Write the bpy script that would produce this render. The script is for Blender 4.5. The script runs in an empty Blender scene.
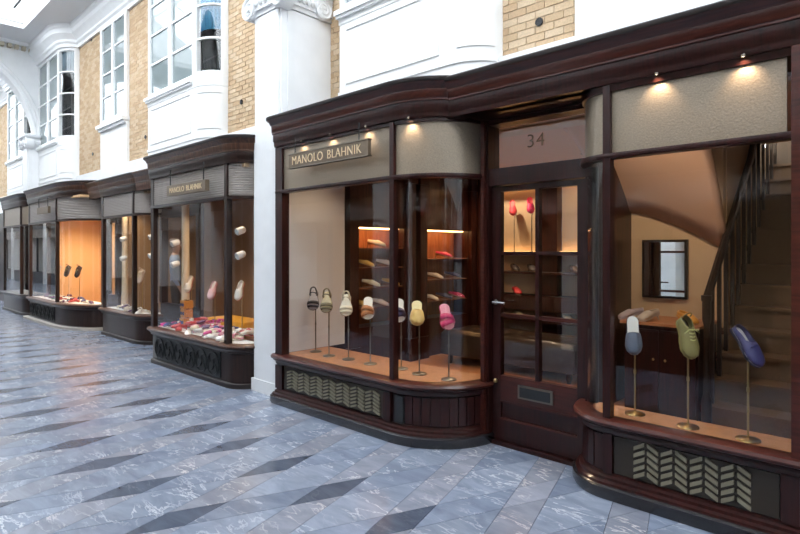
import bpy, bmesh, math, random
from mathutils import Vector, Matrix
random.seed(7)
sc = bpy.context.scene
COL = sc.collection
PI = math.pi

# ------------------------------------------------------------------ camera, sky, exposure
# X runs along the arcade (shops recede towards -X), Y into the shops, Z up; eye at 1.57 m
F_PX, TH = 555.0, math.atan(585.0 / 555.0)
cam_d = bpy.data.cameras.new('camera'); cam = bpy.data.objects.new('camera', cam_d); COL.objects.link(cam)
cam.location = (0, 0, 1.57)
fwd = Vector((-math.cos(TH), math.sin(TH), 0))
cam.rotation_euler = fwd.to_track_quat('-Z', 'Y').to_euler()
cam_d.sensor_fit = 'HORIZONTAL'; cam_d.sensor_width = 36.0
cam_d.lens = 36.0 * F_PX / 800.0
cam_d.shift_y = -17.0 / 800.0
cam_d.clip_start = 0.02; cam_d.clip_end = 200
sc.camera = cam

w = bpy.data.worlds.new('overcast_sky'); sc.world = w; w.use_nodes = True
bg = w.node_tree.nodes['Background']
bg.inputs[0].default_value = (0.955, 0.98, 1.0, 1); bg.inputs[1].default_value = 5.2
vs = sc.view_settings
vs.view_transform = 'Standard'; vs.look = 'None'; vs.gamma = 1.0; vs.exposure = 0.55
try: vs.use_curve_mapping = False
except Exception: pass
sc.cycles.max_bounces = 10; sc.cycles.transparent_max_bounces = 24
sc.cycles.diffuse_bounces = 5; sc.cycles.glossy_bounces = 4
sc.cycles.sample_clamp_indirect = 6.0
sc.cycles.caustics_reflective = False; sc.cycles.caustics_refractive = False

# ------------------------------------------------------------------ materials
MATS = {}
def _new(name):
    m = bpy.data.materials.new(name); m.use_nodes = True
    nt = m.node_tree; b = nt.nodes['Principled BSDF']; MATS[name] = m
    return m, nt, b
def plain(name, col, rough=0.5, metal=0.0, spec=0.5, coat=0.0, noise=0.0, nscale=30.0, bump=0.0, emit=None, estr=0.0):
    m, nt, b = _new(name)
    b.inputs['Base Color'].default_value = (*col, 1); b.inputs['Roughness'].default_value = rough
    b.inputs['Metallic'].default_value = metal; b.inputs['Specular IOR Level'].default_value = spec
    b.inputs['Coat Weight'].default_value = coat; b.inputs['Coat Roughness'].default_value = 0.12
    if noise or bump:
        tc = nt.nodes.new('ShaderNodeNewGeometry'); n = nt.nodes.new('ShaderNodeTexNoise')
        n.inputs['Scale'].default_value = nscale; n.inputs['Detail'].default_value = 6
        nt.links.new(tc.outputs['Position'], n.inputs['Vector'])
        if noise:
            r = nt.nodes.new('ShaderNodeValToRGB')
            r.color_ramp.elements[0].position = 0.3; r.color_ramp.elements[1].position = 0.7
            r.color_ramp.elements[0].color = (*[c * (1 - noise) for c in col], 1)
            r.color_ramp.elements[1].color = (*[min(1, c * (1 + noise)) for c in col], 1)
            nt.links.new(n.outputs['Fac'], r.inputs[0]); nt.links.new(r.outputs[0], b.inputs['Base Color'])
        if bump:
            bp = nt.nodes.new('ShaderNodeBump'); bp.inputs['Strength'].default_value = bump
            bp.inputs['Distance'].default_value = 0.01
            nt.links.new(n.outputs['Fac'], bp.inputs['Height']); nt.links.new(bp.outputs[0], b.inputs['Normal'])
    if emit:
        b.inputs['Emission Color'].default_value = (*emit, 1); b.inputs['Emission Strength'].default_value = estr
    return m
def wood(name, c0, c1, rough=0.35, coat=0.4, scale=(40, 40, 3)):
    m, nt, b = _new(name)
    g = nt.nodes.new('ShaderNodeNewGeometry'); mp = nt.nodes.new('ShaderNodeMapping')
    mp.inputs['Scale'].default_value = scale
    n = nt.nodes.new('ShaderNodeTexNoise'); n.inputs['Scale'].default_value = 1.0; n.inputs['Detail'].default_value = 5
    n.inputs['Distortion'].default_value = 0.6
    r = nt.nodes.new('ShaderNodeValToRGB')
    r.color_ramp.elements[0].position = 0.32; r.color_ramp.elements[1].position = 0.7
    r.color_ramp.elements[0].color = (*c0, 1); r.color_ramp.elements[1].color = (*c1, 1)
    nt.links.new(g.outputs['Position'], mp.inputs[0]); nt.links.new(mp.outputs[0], n.inputs['Vector'])
    nt.links.new(n.outputs['Fac'], r.inputs[0]); nt.links.new(r.outputs[0], b.inputs['Base Color'])
    b.inputs['Roughness'].default_value = rough; b.inputs['Coat Weight'].default_value = coat
    b.inputs['Coat Roughness'].default_value = 0.1; b.inputs['Specular IOR Level'].default_value = 0.28
    return m
def glass(name, tint=(0.97, 0.98, 0.98), ior=1.5):
    m = bpy.data.materials.new(name); m.use_nodes = True; nt = m.node_tree; MATS[name] = m
    nt.nodes.remove(nt.nodes['Principled BSDF']); out = nt.nodes['Material Output']
    t = nt.nodes.new('ShaderNodeBsdfTransparent'); t.inputs[0].default_value = (*tint, 1)
    gl = nt.nodes.new('ShaderNodeBsdfGlossy'); gl.inputs['Roughness'].default_value = 0.0
    gl.inputs[0].default_value = (1, 1, 1, 1)
    lw = nt.nodes.new('ShaderNodeLayerWeight'); lw.inputs[0].default_value = 0.5
    pw = nt.nodes.new('ShaderNodeMath'); pw.operation = 'POWER'; pw.inputs[1].default_value = 5.0
    fr = nt.nodes.new('ShaderNodeMath'); fr.operation = 'MULTIPLY_ADD'; fr.inputs[1].default_value = 0.9; fr.inputs[2].default_value = 0.035
    nt.links.new(lw.outputs['Facing'], pw.inputs[0]); nt.links.new(pw.outputs[0], fr.inputs[0])
    mx = nt.nodes.new('ShaderNodeMixShader')
    nt.links.new(fr.outputs[0], mx.inputs[0]); nt.links.new(t.outputs[0], mx.inputs[1])
    nt.links.new(gl.outputs[0], mx.inputs[2]); nt.links.new(mx.outputs[0], out.inputs[0])
    return m
def marble(name, lo, hi, vein, vamt=0.6, rough=0.22):
    m, nt, b = _new(name); N = nt.nodes.new; L = nt.links.new
    g = N('ShaderNodeNewGeometry'); oi = N('ShaderNodeObjectInfo')
    sx = N('ShaderNodeVectorMath'); sx.operation = 'SCALE'; sx.inputs[0].default_value = (37, 19, 11)
    L(oi.outputs['Random'], sx.inputs['Scale'])
    ad = N('ShaderNodeVectorMath'); ad.operation = 'ADD'; L(g.outputs['Position'], ad.inputs[0]); L(sx.outputs[0], ad.inputs[1])
    mp = N('ShaderNodeMapping'); mp.inputs['Rotation'].default_value = (0, 0, 0.5); mp.inputs['Scale'].default_value = (1.6, 4.6, 1)
    L(ad.outputs[0], mp.inputs[0])
    n1 = N('ShaderNodeTexNoise'); n1.inputs['Scale'].default_value = 1.6; n1.inputs['Detail'].default_value = 9; n1.inputs['Roughness'].default_value = 0.6
    n1.inputs['Distortion'].default_value = 0.8; L(mp.outputs[0], n1.inputs['Vector'])
    r1 = N('ShaderNodeValToRGB'); r1.color_ramp.elements[0].position = 0.3; r1.color_ramp.elements[1].position = 0.72
    r1.color_ramp.elements[0].color = (*lo, 1); r1.color_ramp.elements[1].color = (*hi, 1); L(n1.outputs['Fac'], r1.inputs[0])
    n2 = N('ShaderNodeTexNoise'); n2.inputs['Scale'].default_value = 1.7; n2.inputs['Detail'].default_value = 7; n2.inputs['Roughness'].default_value = 0.6; n2.inputs['Distortion'].default_value = 0.4
    L(mp.outputs[0], n2.inputs['Vector'])
    a = N('ShaderNodeMath'); a.operation = 'SUBTRACT'; a.inputs[1].default_value = 0.5; L(n2.outputs['Fac'], a.inputs[0])
    ab = N('ShaderNodeMath'); ab.operation = 'ABSOLUTE'; L(a.outputs[0], ab.inputs[0])
    r2 = N('ShaderNodeValToRGB'); r2.color_ramp.elements[0].position = 0.0; r2.color_ramp.elements[1].position = 0.022
    r2.color_ramp.elements[0].color = (vamt, vamt, vamt, 1); r2.color_ramp.elements[1].color = (0, 0, 0, 1); L(ab.outputs[0], r2.inputs[0])
    n3 = N('ShaderNodeTexNoise'); n3.inputs['Scale'].default_value = 3.2; n3.inputs['Detail'].default_value = 3; L(ad.outputs[0], n3.inputs['Vector'])
    r3 = N('ShaderNodeValToRGB'); r3.color_ramp.elements[0].position = 0.42; r3.color_ramp.elements[1].position = 0.68; L(n3.outputs['Fac'], r3.inputs[0])
    mu = N('ShaderNodeMath'); mu.operation = 'MULTIPLY'; L(r2.outputs[0], mu.inputs[0]); L(r3.outputs[0], mu.inputs[1])
    m2 = N('ShaderNodeMath'); m2.operation = 'MULTIPLY'; m2.inputs[1].default_value = 1.2; L(mu.outputs[0], m2.inputs[0])
    mx = N('ShaderNodeMix'); mx.data_type = 'RGBA'; L(m2.outputs[0], mx.inputs[0]); L(r1.outputs[0], mx.inputs[6]); mx.inputs[7].default_value = (*vein, 1)
    hs = N('ShaderNodeHueSaturation'); L(mx.outputs[2], hs.inputs['Color'])
    mr = N('ShaderNodeMapRange'); mr.inputs[3].default_value = 0.88; mr.inputs[4].default_value = 1.10; L(oi.outputs['Random'], mr.inputs[0]); L(mr.outputs[0], hs.inputs['Value'])
    L(hs.outputs[0], b.inputs['Base Color']); b.inputs['Roughness'].default_value = rough
    return m

MAH = wood('mahogany', (0.011, 0.003, 0.003), (0.034, 0.0075, 0.006), 0.34, 0.2)
MAHL = wood('mahogany_polished_red', (0.030, 0.007, 0.0055), (0.075, 0.017, 0.011), 0.3, 0.3, (3, 40, 40))
MAHI = wood('mahogany_interior', (0.016, 0.004, 0.003), (0.055, 0.014, 0.008), 0.35, 0.25)
AMB = wood('amber_wood', (0.20, 0.065, 0.022), (0.36, 0.135, 0.05), 0.4, 0.2)
DECK = plain('tan_deck', (0.46, 0.20, 0.085), 0.45, noise=0.12, nscale=18)
BLK = plain('black_skirting', (0.012, 0.010, 0.012), 0.25, coat=0.4)
CAPM = plain('near_black_cap', (0.016, 0.010, 0.009), 0.5)
BROWN = wood('brown_stained_wood', (0.040, 0.017, 0.010), (0.11, 0.048, 0.027), 0.42, 0.15)
DKBR = wood('dark_brown_wood', (0.010, 0.005, 0.004), (0.03, 0.013, 0.009), 0.36, 0.2)
WHITE = plain('white_paint', (0.80, 0.81, 0.81), 0.55, noise=0.02, nscale=6)
STUCCO = plain('white_stucco', (0.78, 0.79, 0.80), 0.7, noise=0.03, nscale=5)
CEIL = plain('ceiling_plaster', (0.66, 0.66, 0.67), 0.8)
GREYW = plain('pale_grey_lining', (0.60, 0.58, 0.57), 0.6)
CREAM = plain('cream_plaster', (0.62, 0.46, 0.30), 0.75)
PINKC = plain('warm_plaster', (0.62, 0.42, 0.31), 0.75)
COLC = plain('cream_column_paint', (0.74, 0.60, 0.43), 0.6)
PEACH = plain('peach_wall', (0.72, 0.46, 0.24), 0.7)
TANW = plain('tan_wall', (0.30, 0.20, 0.115), 0.7)
BRICKM = []
for i, c in enumerate([(0.50, 0.36, 0.22), (0.54, 0.40, 0.255), (0.47, 0.33, 0.20), (0.56, 0.43, 0.29)]):
    BRICKM.append(plain('stock_brick_%d' % i, c, 0.85, noise=0.14, nscale=60))
MORTAR = plain('mortar', (0.54, 0.44, 0.32), 0.9)
GL = glass('window_glass'); GLU = glass('roof_glass', (0.96, 0.98, 1.0))
FASC = plain('etched_fascia_glass', (0.27, 0.22, 0.165), 0.34, metal=0.45, noise=0.12, nscale=90, bump=0.2)
FASC2 = plain('ribbed_grey_fascia', (0.30, 0.265, 0.24), 0.5, noise=0.04, nscale=20)
PANE = plain('upper_pane_glass', (0.20, 0.245, 0.25), 0.04, spec=0.9)
ROOMSH = plain('upper_pane_glass_dark', (0.030, 0.036, 0.034), 0.04, spec=0.7)  # backing sheet colour: shade of the rooms behind the corner panes, painted in
CURTG = plain('grey_blue_curtain', (0.16, 0.22, 0.27), 0.7)
CURT = plain('blue_curtain', (0.03, 0.28, 0.50), 0.6)
BRASS = plain('brass', (0.50, 0.36, 0.16), 0.28, metal=1.0)
PEWT = plain('pewter_metal', (0.25, 0.22, 0.18), 0.35, metal=1.0)
STEEL = plain('steel', (0.5, 0.5, 0.5), 0.25, metal=1.0)
IRON = plain('dark_iron', (0.022, 0.024, 0.026), 0.4, metal=0.3)
BRONZ = plain('olive_bronze_slat', (0.26, 0.235, 0.165), 0.42, metal=0.35)
OLIVE = plain('olive_brown_panel', (0.028, 0.020, 0.013), 0.5)
SIGNM = plain('bronze_signboard', (0.155, 0.115, 0.078), 0.45, metal=0.3, noise=0.1, nscale=25)
GOLD = plain('gold_lettering', (0.72, 0.56, 0.36), 0.4, metal=0.25)
NUMM = plain('dark_gilt_numeral', (0.16, 0.12, 0.06), 0.5)
STONE = plain('pale_stone', (0.38, 0.34, 0.30), 0.7, noise=0.08, nscale=14)
LEAD = plain('roof_lead', (0.10, 0.10, 0.11), 0.6)
CARPET = plain('brown_carpet', (0.15, 0.10, 0.065), 0.95, noise=0.12, nscale=160)
LEATH = plain('dark_leather', (0.030, 0.019, 0.013), 0.3, coat=0.3, noise=0.2, nscale=9)
OCHRE = plain('ochre_velvet', (0.62, 0.30, 0.02), 0.8)
MIRR = plain('mirror_silver', (0.8, 0.82, 0.83), 0.02, metal=1.0)
BLACKW = plain('ebony_wood', (0.012, 0.008, 0.007), 0.3, coat=0.4)
WALLD = plain('taupe_wall', (0.115, 0.085, 0.062), 0.8)
LAMPW = plain('white_lamp_metal', (0.75, 0.75, 0.75), 0.4)
BULB = plain('lamp_glow', (1, 0.85, 0.6), 0.5, emit=(1, 0.72, 0.42), estr=14)
WARMSTRIP = plain('shelf_strip_glow', (1, 0.8, 0.5), 0.5, emit=(1, 0.52, 0.2), estr=6)
DENTIL = plain('buff_dentil', (0.50, 0.44, 0.34), 0.8)
M_LARGE = marble('marble_light', (0.135, 0.163, 0.222), (0.232, 0.268, 0.340), (0.53, 0.56, 0.61), 0.75)
M_STRA = marble('marble_mid', (0.113, 0.140, 0.198), (0.196, 0.230, 0.303), (0.46, 0.49, 0.54), 0.6)
M_STRB = marble('marble_rosy', (0.145, 0.160, 0.205), (0.232, 0.248, 0.300), (0.56, 0.54, 0.54), 0.7)
M_DARK = marble('marble_dark', (0.040, 0.053, 0.082), (0.078, 0.097, 0.138), (0.18, 0.20, 0.24), 0.3)
def shoe_mat(name, c, rough=0.5): return plain('shoe_' + name, c, rough)

# ------------------------------------------------------------------ mesh helpers
class MB:
    def __init__(s): s.v = []; s.f = []
    def add(s, vs, fs):
        o = len(s.v); s.v += [tuple(v) for v in vs]; s.f += [tuple(i + o for i in f) for f in fs]; return s
    def box(s, x0, x1, y0, y1, z0, z1):
        return s.add([(x0, y0, z0), (x1, y0, z0), (x1, y1, z0), (x0, y1, z0), (x0, y0, z1), (x1, y0, z1), (x1, y1, z1), (x0, y1, z1)],
                     [(0, 3, 2, 1), (4, 5, 6, 7), (0, 1, 5, 4), (1, 2, 6, 5), (2, 3, 7, 6), (3, 0, 4, 7)])
    def obox(s, c, ax, hx, hy, z0, z1):          # box turned in plan: ax = unit direction of its long side
        ay = (-ax[1], ax[0]); P = []
        for z in (z0, z1):
            for a, b in ((-1, -1), (1, -1), (1, 1), (-1, 1)):
                P.append((c[0] + ax[0] * hx * a + ay[0] * hy * b, c[1] + ax[1] * hx * a + ay[1] * hy * b, z))
        return s.add(P, [(0, 3, 2, 1), (4, 5, 6, 7), (0, 1, 5, 4), (1, 2, 6, 5), (2, 3, 7, 6), (3, 0, 4, 7)])
    def prism(s, poly, fn, a, b):                # poly (u,v) extruded between a and b; fn(u,v,w)->xyz
        n = len(poly); V = [fn(u, v, a) for u, v in poly] + [fn(u, v, b) for u, v in poly]
        F = [tuple(range(n))[::-1], tuple(range(n, 2 * n))] + [(i, (i + 1) % n, n + (i + 1) % n, n + i) for i in range(n)]
        return s.add(V, F)
    def sweep(s, path, prof):                    # closed profile (out, z) along plan path
        nrm = miters(path); n = len(prof); V = []
        for (x, y), (nx, ny) in zip(path, nrm):
            V += [(x + nx * o, y + ny * o, z) for o, z in prof]
        F = []
        for i in range(len(path) - 1):
            for j in range(n):
                k = (j + 1) % n; F.append((i * n + j, i * n + k, (i + 1) * n + k, (i + 1) * n + j))
        F += [tuple(range(n))[::-1], tuple(range((len(path) - 1) * n, len(path) * n))]
        return s.add(V, F)
    def tube(s, pts, r, n=8, cap=True):
        pts = [Vector(p) for p in pts]; rs = r if isinstance(r, (list, tuple)) else [r] * len(pts); V = []
        up = None
        for i, p in enumerate(pts):
            d = (pts[min(i + 1, len(pts) - 1)] - pts[max(i - 1, 0)]).normalized()
            if up is None: up = Vector((0, 0, 1)) if abs(d.z) < 0.9 else Vector((1, 0, 0))
            a = d.cross(up).normalized(); b = a.cross(d).normalized(); up = b
            for k in range(n):
                t = 2 * PI * k / n; V.append(p + (a * math.cos(t) + b * math.sin(t)) * rs[i])
        F = []
        for i in range(len(pts) - 1):
            for k in range(n):
                F.append((i * n + k, i * n + (k + 1) % n, (i + 1) * n + (k + 1) % n, (i + 1) * n + k))
        if cap: F += [tuple(range(n))[::-1], tuple(range((len(pts) - 1) * n, len(pts) * n))]
        return s.add(V, F)
    def lathe(s, prof, c=(0, 0, 0), n=16):       # (r, z)
        V = []; m = len(prof)
        for k in range(n):
            t = 2 * PI * k / n
            V += [(c[0] + r * math.cos(t), c[1] + r * math.sin(t), c[2] + z) for r, z in prof]
        F = []
        for k in range(n):
            q = (k + 1) % n
            for j in range(m - 1): F.append((k * m + j, q * m + j, q * m + j + 1, k * m + j + 1))
        F += [tuple(k * m for k in range(n))[::-1], tuple(k * m + m - 1 for k in range(n))]
        return s.add(V, F)
    def mesh(s, name, mat, off=(0, 0, 0), smooth=False):
        me = bpy.data.meshes.new(name)
        me.from_pydata([(a - off[0], b - off[1], c - off[2]) for a, b, c in s.v], [], s.f)
        bm = bmesh.new(); bm.from_mesh(me); bmesh.ops.recalc_face_normals(bm, faces=bm.faces)
        if smooth:
            for f in bm.faces: f.smooth = True
            for e in bm.edges:
                if len(e.link_faces) == 2 and e.calc_face_angle(0) > 0.7: e.smooth = False
        bm.to_mesh(me); bm.free(); me.materials.append(mat); return me
    def build(s, name, mat, parent=None, smooth=False):
        off = wloc(parent) if parent else (0, 0, 0)
        o = bpy.data.objects.new(name, s.mesh(name, mat, off, smooth)); COL.objects.link(o)
        if parent: o.parent = parent
        return o
def wloc(p):
    v = Vector((0, 0, 0))
    while p: v += p.location; p = p.parent
    return v
def miters(path):
    ns = []
    for i in range(len(path) - 1):
        dx, dy = path[i + 1][0] - path[i][0], path[i + 1][1] - path[i][1]; l = math.hypot(dx, dy)
        ns.append((dy / l, -dx / l))
    out = [ns[0]]
    for a, b in zip(ns, ns[1:]):
        k = 1 + a[0] * b[0] + a[1] * b[1]; k = max(k, 0.3); out.append(((a[0] + b[0]) / k, (a[1] + b[1]) / k))
    return out + [ns[-1]]
def B(x0, x1, y0, y1, z0, z1): return MB().box(x0, x1, y0, y1, z0, z1)
def tag(o, label=None, cat=None, group=None, kind=None):
    if label: o['label'] = label
    if cat: o['category'] = cat
    if group: o['group'] = group
    if kind: o['kind'] = kind
    return o
def thing(name, label, cat, loc=(0, 0, 0), group=None, kind=None):
    o = bpy.data.objects.new(name, None); COL.objects.link(o); o.location = loc; o.empty_display_size = 0.05
    return tag(o, label, cat, group, kind)
def struct(name, mb, mat, label=None, smooth=False):
    o = mb.build(name, mat, None, smooth); return tag(o, label, kind='structure')
def copy_tree(o, parent=None):
    c = o.copy(); COL.objects.link(c); c.parent = parent
    for ch in list(o.children): copy_tree(ch, c)
    return c
def arc(cx, cy, rx, ry, a0, a1, n):
    return [(cx + rx * math.cos(math.radians(a0 + (a1 - a0) * i / n)), cy + ry * math.sin(math.radians(a0 + (a1 - a0) * i / n))) for i in range(n + 1)]
def subpath(path, d0, d1):                       # part of a plan path between two arc lengths
    out = []; L = 0
    for a, b in zip(path, path[1:]):
        l = math.hypot(b[0] - a[0], b[1] - a[1])
        for t in ([max(d0, L)] if L <= d0 < L + l or (not out and L >= d0) else []):
            k = (t - L) / l; out.append((a[0] + (b[0] - a[0]) * k, a[1] + (b[1] - a[1]) * k))
        if L + l >= d1:
            k = (d1 - L) / l; out.append((a[0] + (b[0] - a[0]) * k, a[1] + (b[1] - a[1]) * k)); return out
        if L + l > d0: out.append(b)
        L += l
    return out
def plen(path): return sum(math.hypot(b[0] - a[0], b[1] - a[1]) for a, b in zip(path, path[1:]))
def solid(o, th):
    md = o.modifiers.new('thickness', 'SOLIDIFY'); md.thickness = th; md.offset = 0; return o
def point_light(name, loc, power, col=(1, 0.72, 0.45), r=0.05, parent=None):
    l = bpy.data.lights.new(name, 'POINT'); l.energy = power; l.color = col; l.shadow_soft_size = r
    o = bpy.data.objects.new(name, l); COL.objects.link(o)
    o.location = Vector(loc) - (wloc(parent) if parent else Vector()); o.parent = parent; return o
def spot_light(name, loc, target, power, col=(1, 0.72, 0.45), ang=70, r=0.03, parent=None, blend=0.6):
    l = bpy.data.lights.new(name, 'SPOT'); l.energy = power * 0.75; l.color = col; l.shadow_soft_size = r
    l.spot_size = math.radians(ang); l.spot_blend = blend
    o = bpy.data.objects.new(name, l); COL.objects.link(o)
    o.rotation_euler = (Vector(target) - Vector(loc)).to_track_quat('-Z', 'Y').to_euler()
    o.location = Vector(loc) - (wloc(parent) if parent else Vector()); o.parent = parent; return o
def downlight(loc, power, target=None, label=None, ang=110, col=(1, 0.74, 0.48), group='recessed ceiling downlights', r=0.035):
    t = thing('downlight', label, 'downlight', loc, group)
    x, y, z = loc
    MB().lathe([(r * 0.8, 0.0), (r, -0.004), (r * 1.35, -0.004), (r * 1.35, 0.0), (r * 1.3, 0.01), (r * 0.8, 0.01)], loc, 16).build('trim_ring', PEWT, t, True)
    MB().lathe([(r * 0.78, -0.001), (r * 0.78, 0.006)], loc, 14).build('lamp_lens', BULB, t)
    if power: spot_light('lamp_light', (x, y, z - 0.02), target or (x, y, z - 1), power, col, ang, 0.03, t)
    return t

# ------------------------------------------------------------------ floor of marble tiles
PA, PB_, FR = 0.61, 1.74, 0.365                  # lattice period along and across, share of the narrow strip
g1 = (0.25, PB_ / 2); g2 = (0.36, -PB_ / 2)
fl = struct('floor', MB().box(-46, 12, -1.3, 4.2, -0.12, -0.0225), plain('floor_grout', (0.17, 0.19, 0.23), 0.8))
def tile_mb(u0, u1, v0, v1, base=(0, 0), e=0.003):
    c = [(u0 + e, v0 + e), (u1 - e, v0 + e), (u1 - e, v1 - e), (u0 + e, v1 - e)]
    q = [(-(base[0] + u * g1[0] + v * g2[0]), base[1] + u * g1[1] + v * g2[1]) for u, v in c]
    return q
TT = [('marble_tile', (FR, 1, FR, 1), M_LARGE), ('marble_tile', (0, FR, FR, 1), M_STRA), ('marble_tile', (FR, 1, 0, FR), M_STRB), ('marble_tile', (0, FR, 0, FR), M_DARK)]
TT.append(('marble_tile', (0, FR, 0, FR), M_STRB)); tile_me = []
for nm, (u0, u1, v0, v1), m in TT:
    q = tile_mb(u0, u1, v0, v1)
    tile_me.append(MB().prism(q, lambda a, b, c: (a, b, c), -0.022, 0.0).mesh(nm, m))
def cam_px(x, y, z):
    d = Vector((x, y, z - 1.57)); Z = d.dot(fwd); X = x * math.sin(TH) + y * math.cos(TH)
    return (400 + F_PX * X / Z, 250 - F_PX * d.z / Z, Z) if Z > 0.2 else (-1e4, 0, Z)
# dark diamonds centred at s = 5.26 - 0.61 k on the line 2.32 m from the eye, staggered on the next lines
c_mid = (FR / 2 * (g1[0] + g2[0]), 0.0)
near, far_tiles = [], [[], [], [], [], []]
for i in range(-90, 91):
    for j in range(-90, 91):
        bs, bd = 5.26 - c_mid[0] + i * g1[0] + j * g2[0], 2.32 - c_mid[1] + i * g1[1] + j * g2[1]
        for k in range(4):
            (u0, u1, v0, v1) = TT[k][1]; uc, vc = (u0 + u1) / 2, (v0 + v1) / 2
            s_, d_ = bs + uc * g1[0] + vc * g2[0], bd + uc * g1[1] + vc * g2[1]
            if not (-11.5 < s_ < 45 and -1.2 < d_ < 4.1): continue
            if k == 3 and d_ > 2.8: k = 4                  # plain border along the shopfronts
            px, py, Z = cam_px(-s_, d_, 0)
            if d_ < 3.9 and -60 < px < 860 and py < 600 and Z > 1.2: near.append((Z, k, bs, bd))
            else: far_tiles[k].append((bs, bd))
near.sort()
for Z, k, bs, bd in near[:296]:
    o = bpy.data.objects.new('marble_tile', tile_me[k]); COL.objects.link(o); o.parent = fl; o.location = (-bs, bd, 0)
for Z, k, bs, bd in near[296:]: far_tiles[k].append((bs, bd))
for k in range(5):
    mb = MB(); (u0, u1, v0, v1) = TT[k][1]
    for bs, bd in far_tiles[k]: mb.prism(tile_mb(u0, u1, v0, v1, (bs, bd)), lambda a, b, c: (a, b, c), -0.022, 0.0)
    tag(mb.build('distant_marble_tiles', TT[k][2], fl), kind='stuff')

# ------------------------------------------------------------------ upper wall, brick panels, ceiling, arch
WY = 4.05
wall = struct('wall_back', B(-46, 12, WY + 0.007, WY + 0.3, 2.6, 6.6), MORTAR)
B(-46, 12, WY - 0.07, WY + 0.05, 2.6, 3.2).build('stucco_band', STUCCO, wall)
BW, BH, MJ = 0.168, 0.063, 0.008
brick_me = [B(0, BW - MJ, 0, 0.04, 0, BH - MJ).mesh('brick', m) for m in BRICKM]
bhalf_me = [B(0, BW / 2 - MJ, 0, 0.04, 0, BH - MJ).mesh('brick', m) for m in BRICKM]
def brick_panel(x0, x1, z0, z1, single_below=None):
    mbs = [MB() for _ in BRICKM]; r = 0; z = z0
    while z + BH <= z1:
        x = x0 - (BW / 2 if r % 2 else 0) + 0.0
        while x < x1 - 0.01:
            a, b_ = max(x, x0), min(x + BW - MJ, x1)
            k = random.randrange(4); dy = random.uniform(-0.003, 0.002)
            if b_ - a > 0.03:
                if single_below and z < single_below and (b_ - a > BW - 2 * MJ or abs(b_ - a - (BW / 2 - MJ)) < 0.004):
                    o = bpy.data.objects.new('brick', brick_me[k] if b_ - a > BW - 2 * MJ else bhalf_me[k]); COL.objects.link(o)
                    o.parent = wall; o.location = (a, WY + dy, z)
                else: mbs[k].box(a, b_, WY + dy, WY + 0.04, z, z + BH - MJ)
            x += BW
        z += BH; r += 1
    for k, mb in enumerate(mbs):
        if mb.v: tag(mb.build('brickwork', BRICKM[k], wall), kind='stuff')
Z1 = 6.2
brick_panel(-2.65, -1.95, 3.21, Z1, 4.3)
brick_panel(-4.97, -4.4, 3.21, Z1)
brick_panel(-7.25, -5.45, 3.21, Z1, 4.0)
brick_panel(-10.82, -9.2, 3.21, Z1)
brick_panel(-13.7, -12.18, 3.21, Z1)
brick_panel(-24, -18.6, 3.21, Z1)
for x, z in ((-2.28, 3.42), (-6.85, 3.61), (-10.08, 3.58), (-12.88, 6.04), (-12.8, 3.6)):
    MB().prism([(0.035 * math.cos(t * PI / 6), 0.035 * math.sin(t * PI / 6)) for t in range(12)], lambda u, v, q: (x + u, q, z + v), WY - 0.012, WY + 0.02).build('vent_hole', BLK, wall)

def window_grid(root, x0, x1, z0, z1, y, cols, rows, pane=PANE, bar=0.03, frame=0.07):
    # casement seen from the arcade: frame, glazing bars and one pane per light, front face at y
    for a, b_, c, d in ((x0, x0 + frame, z0, z1), (x1 - frame, x1, z0, z1)): B(a, b_, y, y + 0.06, c, d).build('window_frame', WHITE, root)
    for c, d in ((z0, z0 + frame), (z1 - frame, z1)): B(x0 + frame, x1 - frame, y, y + 0.06, c, d).build('window_frame', WHITE, root)
    ix0, ix1, iz0, iz1 = x0 + frame, x1 - frame, z0 + frame, z1 - frame
    for i in range(1, cols):
        xc = ix0 + (ix1 - ix0) * i / cols; B(xc - 0.05, xc + 0.05, y - 0.005, y + 0.06, iz0, iz1).build('mullion', WHITE, root)
    for j in range(1, rows):
        zc = iz0 + (iz1 - iz0) * j / rows; B(ix0, ix1, y + 0.012, y + 0.045, zc - bar / 2, zc + bar / 2).build('glazing_bar', WHITE, root)
    for i in range(cols):
        for j in range(rows):
            a = ix0 + (ix1 - ix0) * i / cols; c = iz0 + (iz1 - iz0) * j / rows
            tilt = random.uniform(-0.003, 0.003)
            mb = MB(); X0, X1, Za, Zb = a + 0.002, a + (ix1 - ix0) / cols - 0.002, c + 0.001, c + (iz1 - iz0) / rows - 0.001
            mb.add([(X0, y + .03 + tilt, Za), (X1, y + .03 - tilt, Za), (X1, y + .03 - tilt, Zb), (X0, y + .03 + tilt, Zb),
                    (X0, y + .036, Za), (X1, y + .036, Za), (X1, y + .036, Zb), (X0, y + .036, Zb)],
                   [(0, 1, 2, 3), (4, 7, 6, 5), (0, 4, 5, 1), (1, 5, 6, 2), (2, 6, 7, 3), (3, 7, 4, 0)])
            mb.build('pane', pane, root)
WN = [0]
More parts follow.
